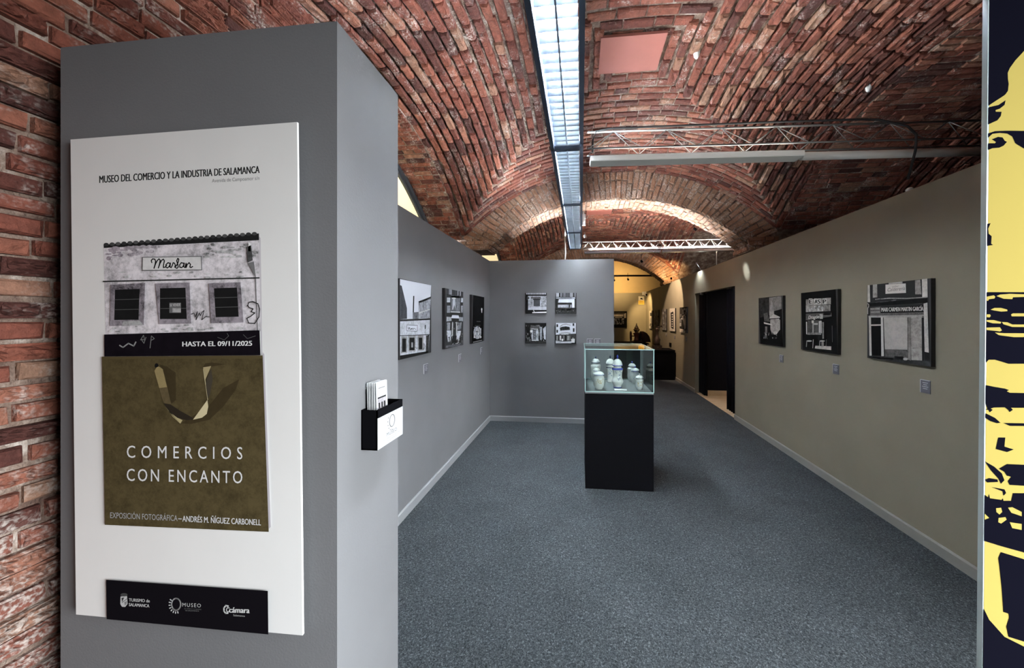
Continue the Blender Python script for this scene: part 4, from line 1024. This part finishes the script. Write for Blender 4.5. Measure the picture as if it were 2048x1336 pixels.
# ---- leaflet holder on the partition end
def holder():
    XE = -.697; a = onX(722, 822, XE); 
    dx = .055; y0, y1 = a.y, onX(805, 830, XE+dx).y; z1 = a.z+.003; z0 = onX(722, 900, XE).z
    e = empty('leaflet_holder', (XE, (y0+y1)/2, z0), 'black wall-mounted leaflet box with a white museum plate', 'leaflet holder')
    x0, x1 = XE+.0005, XE+dx; t = .004
    part('box', MB().box((x0,y0,z0),(x1,y1,z0+t)).box((x0,y0,z0),(x0+t,y1,z1)).box((x1-t,y0,z0),(x1,y1,z1)).box((x0,y0,z0),(x1,y0+t,z1)).box((x0,y1-t,z0),(x1,y1,z1)), M['black'], e)
    mp = lambda u, v: onX(u, v, x1+.0015); zt = z1-.026
    pl = part('plate', MB().box((x1, y0+.001, z0+.001), (x1+.0014, y1-.001, zt)), M['plate_white'], e, 'white plate with the museum emblem')
    cy, cz, wy, hz = (y0+y1)/2, 0, (y1-y0), (zt-z0)
    A = Art(lambda u, v: Vector((x1+.0014, y0+u*wy, z0+v*hz)), (1,0,0))
    for i in range(20):
        a0, a1 = 2*math.pi*i/20, 2*math.pi*(i+1)/20
        A.line([(.54+.105*math.cos(a0), .70+.20*math.sin(a0)), (.54+.105*math.cos(a1), .70+.20*math.sin(a1))], .022, .14)
    for i in range(6):
        an = math.radians(150+i*24); A.ell(.54+.17*math.cos(an), .70+.30*math.sin(an), .013, .022, .14)
    def tx(s, u0, u1, v, h, c):
        g_, fs = text_geo(s, 0, 1.2); b = len(A.v)
        for x, y in g_: A.v.append(A.mp(u0+(u1-u0)*x, v+h*y)+A.n*.0002)
        A.f += [tuple(i+b for i in f) for f in fs]; A.c += [A.col(c)]*len(g_)
    tx('MUSEO', .33, .73, .27, .12, .14); tx('DEL COMERCIO Y LA INDUSTRIA', .2, .86, .17, .05, .3); tx('DE SALAMANCA', .35, .72, .09, .05, .3)
    A.build('emblem', pl)
    # leaflets standing in the box: each its own
    ly0 = onX(738, 800, XE+.018).y+.004; ly1 = onX(774, 790, XE+.04).y; ztop = onX(738, 767, XE+.018).z
    for i in range(6):
        xx = x0+.014+i*.0055; tilt = .004*(5-i)
        m = MB(); dz = ztop-z0-.02-(5-i)*-.001
        yo = jit(.002)
        m.prism([(xx, ly0+yo, z0+.006), (xx+.0016+(0 if i < 5 else .001), ly0+yo, z0+.006), (xx+.0016-.006+(0 if i < 5 else .001), ly0+yo, ztop+jit(.0025)), (xx-.006, ly0+yo, ztop+jit(.002))], (0, ly1-ly0, 0))
        lf = empty('leaflet', (xx, (ly0+ly1)/2, z0+.006), ['white exhibition leaflet at the back of the leaflet box, against the partition', 'second leaflet from the partition in the leaflet box', 'third leaflet from the partition in the leaflet box', 'third leaflet from the front in the leaflet box', 'second leaflet from the front in the leaflet box', 'front white leaflet showing the small facade picture in the leaflet box'][i], 'leaflet', 'leaflets in the wall box')
        part('sheet', m, M['plate_white'], lf)
        if i == 5:
            B = Art(lambda u, v: Vector((xx+.0030-.006*(v*(ztop-z0-.006))/(ztop-z0-.006), ly0+u*(ly1-ly0), z0+.006+v*(ztop-z0-.006))), (1,0,0))
            B.rect(.12,.48,.88,.575, (.02,.017,.02), .3); B.rect(.12,.575,.88,.755, (.40,.38,.40), .6); B.up(); B.rect(.12,.74,.88,.765, .03)
            for k in range(3): B.rect(.19+k*.24,.585,.32+k*.24,.675, .02)
            B.rect(.2,.90,.8,.912, .2); B.build('print', lf)
holder()

# ---- yellow graphic board at the right edge
def board():
    yb, th = .70, .009; ex = .0
    L0, L1 = onY(1976.5, 18, yb), onY(1964.5, 1316, yb); sl = (L1.x-L0.x)/(L1.z-L0.z)
    xat = lambda z: L0.x+(z-L0.z)*sl
    ztop, zbot = 2.30, .0; wdt = onY(2330, 668, yb).x-onY(1970, 668, yb).x
    e = empty('graphic_board', (xat(0)+wdt/2, yb, 0), 'yellow and black printed board with a clear edge standing at the right edge', 'board')
    q = [(xat(zbot), yb, zbot), (xat(zbot)+wdt, yb, zbot), (xat(ztop)+wdt, yb, ztop), (xat(ztop), yb, ztop)]
    part('pane', MB().prism(q, (0, th, 0)), M['acry'], e, 'clear acrylic pane edge')
    def mp(u, v):
        p = onY(u, v, yb); p.z = min(max(p.z, zbot+.004), ztop-.004); p.x = min(p.x, xat(p.z)+wdt-.004)
        return p
    A = Art(mp, (0,-1,0), eps=.00015)
    Yl = (.39, .312, .085); Bk = (.0045, .0045, .009)
    def ev(v): return 1978.5-12.6*(v-18)/1298   # left edge of the print
    A.poly([(ev(-400), -400), (2500, -400), (2500, 2400), (ev(2400), 2400)], Yl, .0); A.up()
    P = lambda ox, oy, k, pts, c=Bk: A.poly([(max(ox+x/k, ev(oy+y/k)), oy+y/k) for x, y in pts], c)
    t_ = (1940, 0, 4.046)
    P(*t_, [(100,-600),(2200,-600),(2200,-100),(520,300),(430,420),(365,490),(322,550),(304,590),(306,640),(312,680),(306,735),(285,765),(250,790),(210,815),(150,855),(100,870)])
    P(*t_, [(100,872),(160,866),(230,850),(287,812),(278,850),(240,880),(205,892),(208,905),(255,905),(248,940),(220,975),(180,992),(100,1008)])
    P(*t_, [(100,1080),(200,1062),(300,1058),(1900,1056),(1900,1330),(430,1200),(365,1160),(340,1105),(300,1082),(240,1076),(180,1084),(100,1115)])
    P(*t_, [(176,1128),(225,1108),(262,1112),(280,1140),(298,1148),(270,1180),(235,1196),(180,1200),(100,1215),(100,1170),(150,1160),(200,1160),(210,1150)])
    P(1900, 0, 2.0, [(130,895),(162,893),(152,915),(154,935),(166,945),(164,975),(172,980),(145,984),(130,984)])
    t_ = (1940, 560, 4.046)
    P(*t_, [(100,98),(2200,98),(2200,680),(310,678),(260,662),(200,645),(150,645),(135,662),(100,668)]); A.up()
    for pts in ([(122,135),(190,124),(203,135),(195,150),(150,156),(145,168),(122,168)], [(212,130),(240,118),(320,112),(500,118),(500,135),(345,140),(340,155),(270,152)], [(165,240),(195,226),(250,226),(300,240),(300,252),(250,256),(190,246)],
                [(120,278),(160,278),(166,292),(155,303),(120,300)], [(330,278),(345,270),(1900,268),(1900,294),(335,294)], [(120,324),(190,324),(250,340),(246,352),(180,350),(122,336)], [(256,340),(300,342),(340,360),(1900,362),(1900,380),(340,380),(268,358)],
                [(120,385),(240,382),(256,408),(240,416),(120,404)], [(200,425),(270,430),(1900,440),(1900,465),(350,462),(230,446)]): P(*t_, pts, Yl)
    P(*t_, [(100,850),(200,865),(280,878),(314,890),(296,900),(320,912),(1900,935),(1900,1038),(330,1034),(345,1050),(318,1068),(308,1050),(280,1030),(190,1032),(165,1040),(182,1050),(158,1070),(148,1050),(118,1050),(140,1040),(128,1005),(110,1000)])
    P(*t_, [(100,1078),(140,1085),(200,1115),(245,1155),(215,1158),(160,1140),(100,1115)]); P(*t_, [(268,1156),(1900,1185),(1900,1200),(320,1180)])
    t_ = (1940, 880, 2.926)
    P(*t_, [(165,-15),(205,-15),(200,38),(255,55),(215,70),(150,52)])
    P(*t_, [(82,125),(140,155),(185,195),(200,235),(180,255),(165,225),(120,175)]); P(*t_, [(168,168),(215,140),(1400,190),(1400,330),(230,262),(220,240),(240,215),(215,208),(200,185)]); P(*t_, [(75,232),(110,222),(160,230),(162,245),(100,248)])
    P(*t_, [(125,275),(200,288),(210,310),(195,325),(190,300)]); P(*t_, [(60,320),(105,335),(110,315),(115,340),(185,350),(190,340),(195,355),(240,355),(250,310),(1400,330),(1400,900),(180,620),(60,590)]); A.up()
    for pts in ([(150,398),(180,395),(186,420),(170,435),(152,420)], [(220,395),(245,392),(300,420),(300,445),(240,425)], [(165,455),(205,450),(212,465),(180,488),(163,480)], [(230,480),(300,490),(300,525),(245,515)], [(60,430),(110,455),(60,465)]): P(*t_, pts, Yl)
    P(*t_, [(180,655),(260,680),(1400,960),(1400,1300),(320,1180),(225,1150),(212,1090),(228,1040),(226,1015),(195,1005),(185,860),(172,740),(165,690)])
    P(*t_, [(60,985),(110,1050),(200,1150),(330,1215),(1200,1400),(1200,2600),(60,2600)])
    A.build('print', e)
    part('foot', MB().box((xat(0)+.08, yb-.16, 0), (xat(0)+.14, yb, .03)).box((xat(0)+.08, yb+th, 0), (xat(0)+.14, yb+.18, .03)), M['steel'], e)
board()

# ---- display case with pharmacy jars
CX0, CX1, CY0, CY1, CZ, CT = .038, .641, 3.142, 3.815, .872, 1.262
ped = empty('display_plinth', ((CX0+CX1)/2, (CY0+CY1)/2, 0), 'tall black display plinth standing in the middle of the gallery', 'plinth')
part('body', MB().box((CX0, CY0, 0), (CX1, CY1, CZ-.012)), M['black'], ped)
part('deck', MB().box((CX0, CY0, CZ-.012), (CX1, CY1, CZ)), M['deck'], ped)
gc = empty('glass_cover', ((CX0+CX1)/2, (CY0+CY1)/2, CZ), 'clear glass cover with greenish edges over the pottery jars', 'display cover')
t = .006
for a, b in (((CX0, CY0, CZ+.001), (CX1, CY0+t, CT-t)), ((CX0, CY1-t, CZ+.001), (CX1, CY1, CT-t)), ((CX0, CY0+t, CZ+.001), (CX0+t, CY1-t, CT-t)), ((CX1-t, CY0+t, CZ+.001), (CX1, CY1-t, CT-t)), ((CX0-.004, CY0-.004, CT-t), (CX1+.004, CY1+.004, CT))):
    a, b = Vector(a), Vector(b); m = MB()
    # one sheet per pane (thin slab reads as two reflections)
    part('pane', MB().box(a, b), M['glass'], gc)
ed = .0035
def edge(a, b): part('edge', MB().obox((Vector(a)+Vector(b))/2, *[Vector([max(abs(b[i]-a[i])/2, ed) if j == i else 0 for j in range(3)]) for i in range(3)]), M['gedge'], gc)
for x in (CX0, CX1):
    for y in (CY0, CY1): edge((x, y, CZ+.005), (x, y, CT))
for y in (CY0-.004, CY1+.004): edge((CX0-.004, y, CT-.003), (CX1+.004, y, CT-.003))
for x in (CX0-.004, CX1+.004): edge((x, CY0, CT-.003), (x, CY1, CT-.003))
for y in (CY0, CY1): edge((CX0, y, CZ+.005), (CX1, y, CZ+.005))
cj = crop(1140, 660, 8.35)
# centre x, base y, top y, half width (crop px), style, label
JARS = [(482, 992, 662, 92, 'urn', 'white lidded jar with ochre flowers at the front left of the display case'),
        (430, 862, 445, 84, 'tall', 'tall white jar with a domed lid at the rear left of the display case'),
        (445, 900, 610, 60, 'urn', 'small white jar hidden behind the ochre flowered jar'),
        (792, 968, 422, 98, 'waist', 'tallest white jar with cobalt band and blue finial in the front centre'),
        (672, 880, 432, 78, 'band', 'tall white jar with a navy band behind the cobalt banded jar'),
        (1036, 856, 532, 76, 'tall', 'white jar with a blue knob at the right rear of the case'),
        (1088, 905, 612, 72, 'urn', 'white jar between the blue-knobbed jar and the smallest jar'),
        (1160, 1002, 735, 72, 'small', 'smallest white jar with ochre garland at the front right')]
for u, vb, vt, hw, st, lb in JARS:
    pu, pv = cj(u, vb); p = onZ(pu, pv-1.0, CZ); dpt = -SN*p.x+CS*p.y; k = dpt/F/8.35
    R, Hh = hw*k, (vb-vt)*k
    p.x = min(max(p.x, CX0+t+R+.004), CX1-t-R-.004); p.y = min(max(p.y, CY0+.02+R), CY1-.02-R)
    e = empty('pottery_jar', p, lb, 'jar', 'white pottery jars in the display case')
    S = lambda prof: [(r*R, z*Hh) for r, z in prof]
    if st == 'waist': body = [(.50,0),(.66,.005),(.68,.04),(.62,.055),(.78,.11),(.98,.17),(1.0,.22),(.82,.27),(.76,.36),(.78,.46),(.88,.53),(.92,.57),(.84,.60),(.66,.615),(.64,.66),(.70,.665)]; lid0, lr = .668, .84
    elif st == 'band': body = [(.55,0),(.75,.01),(.78,.05),(.70,.09),(.72,.2),(.74,.4),(.78,.48),(.86,.54),(.84,.60),(.70,.63),(.68,.67)]; lid0, lr = .672, .95
    elif st == 'tall': body = [(.6,0),(.72,.02),(.78,.06),(.98,.16),(1.0,.3),(.96,.45),(1.0,.60),(.97,.65),(.78,.69),(.64,.70),(.64,.735)]; lid0, lr = .737, .84
    elif st == 'small': body = [(.5,0),(.58,.02),(.5,.05),(.66,.1),(.95,.2),(.98,.32),(.9,.42),(.94,.56),(1.0,.61),(.9,.66),(.66,.68),(.64,.71)]; lid0, lr = .712, .92
    else: body = [(.6,0),(.68,.02),(.62,.04),(.86,.12),(1.0,.28),(1.0,.5),(.93,.64),(.74,.69),(.72,.72)]; lid0, lr = .722, .96
    part('body', MB().lathe(S([(.01, 0)]+body+[(.02, body[-1][1])]), p, 28, cap=False), M['porc'], e)
    l0 = lid0+.002; q = 1-l0
    lid = part('lid', MB().lathe(S([(.02, l0), (lr, l0), (lr+.01, l0+.015), (lr*.93, l0+q*.22), (lr*.76, l0+q*.42), (lr*.48, l0+q*.56), (lr*.2, l0+q*.62), (.01, l0+q*.63)]), p, 28, cap=False), M['porc'], e)
    kn = M['cobalt'] if st in ('waist',) or 'blue' in lb or 'right pane' in lb else (M['navy'] if st in ('band', 'tall') else M['porc'])
    part('knob', MB().lathe(S([(.02, l0+q*.58), (.11, l0+q*.63), (.08, l0+q*.70), (.18, l0+q*.80), (.13, l0+q*.90), (.04, l0+q*1.0)]), p, 14), kn, lid)
    bm = M['cobalt'] if st in ('waist', 'urn') else M['navy']
    part('rim_band', MB().lathe(S([(lr*.9, l0-.001), (lr+.03, l0+.002), (lr+.035, l0+.022), (lr*.9, l0+.025)]), p, 28), bm, e)
    if st == 'waist': part('band', MB().lathe(S([(.6,.61),(.86,.605),(.94,.575),(.93,.55),(.8,.545)]), p, 28), M['cobalt'], e); part('foot_band', MB().lathe(S([(.6,.002),(.69,.006),(.70,.028),(.6,.03)]), p, 28), M['cobalt'], e)
    if st == 'band': part('band', MB().lathe(S([(.7,.50),(.80,.505),(.87,.55),(.87,.575),(.7,.58)]), p, 28), M['navy'], e)
    # painted motif on the side towards the viewer
    if st in ('waist', 'urn', 'small', 'band'):
        mt = M['ochre'] if 'ochre' in lb else M['gcol']; mb = MB(); rr = random.Random(int(u))
        zc = .40 if st == 'waist' else .40
        def rad(z):
            z /= Hh; 
            for (r0, z0), (r1, z1) in zip(body, body[1:]):
                if z0 <= z <= z1: return R*(r0+(r1-r0)*(z-z0)/max(1e-6, z1-z0))
            return R*.8
        for _ in range(16):
            a = math.radians(-90+rr.uniform(-38, 38)+6); z = Hh*(zc+rr.uniform(-.15, .15)); d_ = Vector((math.cos(a), math.sin(a), 0)); c = p+d_*(rad(z)+.0006)+Vector((0,0,z))
            sd_ = Vector((-d_.y, d_.x, 0)); an = rr.uniform(0, 3.1); l_ = R*rr.uniform(.06, .13)
            ex = (sd_*math.cos(an)+Vector((0,0,1))*math.sin(an)); ey = d_.cross(ex)
            mb.obox(c, ex*l_, ey*l_*.45, d_*.0006)
        part('painted_motif', mb, mt, e)
p = onZ(*cj(845, 1003), CZ)
single('case_caption', MB().obox(p+Vector((0,0,.004)), (.056,0,0), (0,.016,.004), (0,-.0004,.001)).obox(p+Vector((0,.012,.003)), (.056,0,0), (0,.002,0), (0,0,.003)), M['white'], 'white caption strip lying before the tallest jar in the case', 'label', loc=p)

# ---- doorway curtains
def curtain(name, y0, y1, x, z0, z1, label, n=9):
    mb = MB(); k = n*6; vs = []; fs = []
    for i in range(k+1):
        y = y0+(y1-y0)*i/k; dx = .022*math.sin(i/6*2*math.pi)+.008*math.sin(i*.9)
        vs += [(x+dx, y, z0), (x+dx*.7, y, z1), (x+dx+.006, y, z0), (x+dx*.7+.006, y, z1)]
    for i in range(k): a = 4*i; b = a+4; fs += [(a, a+1, b+1, b), (a+2, b+2, b+3, a+3), (a, b, b+2, a+2)]
    e = empty(name, (x, (y0+y1)/2, z0), label, 'curtain', 'black doorway curtains')
    part('fabric', mb.add(vs, fs, smooth=True), M['cloth'], e)
    part('rail', MB().tube([(x, y0, z1+.01), (x, y1, z1+.01)], .012, 8), M['iron'], e)
curtain('doorway_curtain', DY0+.005, DY0+.42, WR+.055, .05, DZ-.02, 'black curtain drawn to the near side of the doorway', 5)
curtain('doorway_curtain', DY1-.42, DY1-.03, WR+.075, .03, DZ-.02, 'black curtain gathered at the far side of the doorway', 5)
p = Vector((WR+.03, DY1-.32, DZ-.05))
single('door_closer', MB().lathe([(.0,0),(.03,.005),(.035,.02),(.03,.045)], p, 14), M['steel'], 'small round steel fitting at the top of the doorway', 'fitting', loc=p)

# ---- far end exhibits
def grinder():
    yb = 10.9; zt = .76
    tb = empty('exhibit_table', (1.45, yb, 0), 'black low exhibit table at the far end behind the display case', 'table')
    part('top', MB().box((.75, yb-.35, zt-.03), (2.02, yb+.55, zt)), M['black'], tb)
    part('body', MB().box((.8, yb-.3, 0), (1.97, yb+.5, zt-.03)), M['black'], tb)
    c = onY(*cF(322, 750), yb); c.z = zt
    e = empty('coffee_grinder', c, 'antique dark red coffee grinder with two flywheels and brass finial', 'coffee grinder')
    part('base', MB().box(c+Vector((-.18,-.11,0)), c+Vector((.18,.11,.05))), M['iron'], e)
    part('body', MB().lathe([(.10,.05),(.075,.10),(.06,.18),(.08,.24),(.11,.27),(.09,.30)], c, 20), M['redp'], e)
    part('hopper', MB().lathe([(.06,.29),(.05,.32),(.075,.36),(.10,.40),(.10,.415),(.06,.43)], c, 20), M['brass'], e)
    part('finial', MB().lathe([(.075,.43),(.05,.48),(.02,.54),(.012,.58),(.004,.60)], c, 16), M['brass'], e)
    for s in (-1, 1):
        w_ = MB(); hc = c+Vector((s*.15, 0, .20)); pts = [hc+Vector((s*.02, .14*math.cos(a), .14*math.sin(a))) for a in [2*math.pi*i/24 for i in range(25)]]
        w_.tube(pts, .018, 8, cap=False)
        for i in range(3):
            a = math.pi*i/3; dd = Vector((0, math.cos(a), math.sin(a)))*.14; w_.tube([hc-dd+Vector((s*.02,0,0)), hc+dd+Vector((s*.02,0,0))], .010, 6)
        part('flywheel', w_, M['redp'], e)
    part('axle', MB().tube([c+Vector((-.17,0,.2)), c+Vector((.17,0,.2))], .014, 8), M['iron'], e)
    d = onY(*cF(405, 760), yb+.34); d.z = zt
    m = MB(); pr = [(-.16,0),(.20,0),(.20,.06),(.165,.17),(.10,.26),(.0,.32),(-.08,.33),(-.13,.28),(-.16,.15)]
    r = empty('old_machine', d, 'round-backed dark old machine beside the coffee grinder', 'machine')
    part('casing', m.prism([d+Vector((x, -.1, z+.012)) for x, z in pr], (0, .2, 0)), M['iron'], r); part('base', MB().box(d+Vector((-.17,-.12,0)), d+Vector((.21,.12,.012))), M['black'], r)
    # black plinth against the right wall with a small dark mill
    x1 = WR-.03; pl = empty('small_plinth', (x1-.24, 9.0, 0), 'black plinth against the right wall near the far end', 'plinth')
    part('body', MB().box((x1-.48, 8.75, 0), (x1, 9.35, .70)), M['black'], pl); part('top', MB().box((x1-.49, 8.74, .70), (x1+.005, 9.36, .735)), M['black'], pl)
    q = onY(*cF(572, 830), 9.0); q.z = .735; q.x = min(q.x, x1-.12)
    ml = empty('hand_mill', q, 'small dark hand-cranked mill on the plinth by the right wall', 'mill')
    part('base', MB().box(q+Vector((-.10,-.09,0)), q+Vector((.10,.09,.10))), M['iron'], ml); part('body', MB().lathe([(.085,.10),(.07,.16),(.085,.24),(.05,.30),(.03,.36),(.035,.44),(.05,.50),(.05,.53)], q, 18), M['iron'], ml)
    part('crank', MB().tube([q+Vector((0,0,.53)), q+Vector((0,0,.56)), q+Vector((.10,-.02,.57))], .01, 8).tube([q+Vector((.10,-.02,.56)), q+Vector((.10,-.02,.62))], .014, 8), M['iron'], ml); part('drawer_knob', MB().lathe([(.012,0),(.012,.01)], q+Vector((0,-.095,.045)), 10), M['brass'], ml)
grinder()
# security camera and sign on the far wall
p = onY(*cF(430, 172), 12.62)
sc_cam = empty('security_camera', p, 'white security camera at the top right corner of the far wall', 'security camera')
part('mount', MB().box(p+Vector((-.10,.02,-.03)), p+Vector((.10,.08,.09))), M['white'], sc_cam)
part('housing', MB().tube([p+Vector((-.01,.05,.02)), p+Vector((.02,-.12,-.03))], .055, 14), M['white'], sc_cam); part('lens', MB().tube([p+Vector((.02,-.12,-.03)), p+Vector((.023,-.135,-.034))], .04, 14), M['black'], sc_cam)
q = [onY(*cF(*k), 12.69) for k in ((346,198),(415,200),(415,298),(346,298))]; c = sum(q, Vector())/4
sg = empty('warning_sign', c, 'cream and yellow video surveillance sign below the security camera', 'sign')
part('plate', MB().box((q[0].x, 12.69, q[2].z), (q[1].x, 12.699, q[0].z)), M['white'], sg)
A = Art(lambda u, v: onY(u, v, 12.69), (0,-1,0), cF, .0008); A.rect(346,248,415,298, (.75,.52,.10)); A.up(); A.rect(352,205,409,246, (.85,.82,.74)); A.up(); A.poly([(366,222),(388,216),(396,232),(374,238)], .02); A.poly([(384,234),(398,228),(404,240)], .02); A.text('ZONA', (356,266), (404,266), 9, .03, bold=.02); A.text('VIDEOVIGILADA', (352,284), (410,284), 9, .03, bold=.02)
A.build('print', sg)

# ================================================================== LAMPS (each in its own fitting)
def spot(loc, target, power, colr, size, blend, label, rad=.03, arm=(0, 0, .12), sc=1, mat='black'):
    loc, target = Vector(loc), Vector(target); d = (target-loc).normalized()
    e = empty('spotlight', loc, label, 'spotlight', 'small black spotlights')
    a = loc-d*.10*sc
    part('shade', MB().tube([a, a+d*.02*sc, loc-d*.002], [.02*sc, .038*sc, .042*sc], 14, cap=False).tube([a, a+d*.004], .02*sc, 10), M[mat], e)
    part('arm', MB().tube([a+d*.03*sc, a+d*.03*sc+Vector(arm)], .008*sc, 6), M[mat], e)
    L = bpy.data.lights.new('spot_lamp', 'SPOT'); L.energy = power; L.color = colr; L.spot_size = math.radians(size); L.spot_blend = blend; L.shadow_soft_size = rad
    o = bpy.data.objects.new('spot_lamp', L); COL.objects.link(o); o.parent = e; o.location = d*.005; o.rotation_euler = d.to_track_quat('-Z', 'Y').to_euler()
    return e
WARM = (1, .66, .30); PINK = (1, .70, .47); COOL = (.93, .97, 1)
spot((.06, 4.86, 2.66), (.15, 5.06, 2.25), 6, COOL, 120, .9, 'tiny added white spotlight standing in for the luminaire light on the back partition top', arm=(0, 0, .05), sc=.45, mat='white')  # added spot in place of the wash the louvre blades cut off
spot((2.26, 7.05, 2.58), (2.31, 7.05, 2.1), 20, COOL, 115, .9, 'small grey spotlight on the partition top above the doorway', arm=(.09, 0, -.15), sc=.42, mat='caption')
spot((1.75, 5.48, 2.88), (2.32, 5.14, 2.20), 60, COOL, 11, .6, 'added spotlight under the first arch imitating a small reflected patch of light', arm=(0, 0, .10), sc=.5)  # added spot, gives the right wall a patch that is really a reflection
spot((1.45, 8.4, 2.85), (2.32, 8.9, 1.75), 115, PINK, 66, .25, 'spotlight on the photographs beyond the doorway', arm=(0, 0, .70), sc=.6)
spot((1.55, 11.55, 2.76), (2.32, 12.3, 1.5), 150, WARM, 60, .6, 'spotlight on the far corner', arm=(0, .02, .20), sc=.7)
spot((1.1, 11.6, 2.76), (1.3, 12.98, 2.75), 75, WARM, 110, .9, 'spotlight on the yellow plaster end wall', arm=(0, .05, .17), sc=.7)
spot((2.37, 9.42, 2.58), (2.45, 10.05, 2.95), 30, WARM, 100, .8, 'spotlight on the right foot of the second arch', arm=(0, 0, -.08), sc=.6)
# warm fill lamp added out of view to brighten the side room floor
sl = empty('side_room_fill', (3.0, 6.3, 2.14), 'small unseen lamp added to brighten the side room floor', 'ceiling light')
part('rim', MB().lathe([(.07,-.02),(.075,0)], (3.0, 6.3, 2.14), 16), M['black'], sl)
part('diffuser', MB().lathe([(.0,-.024),(.06,-.022)], (3.0, 6.3, 2.14), 16, cap=False), emis('side_room_fill_glow', (1, .88, .7), 150), sl)
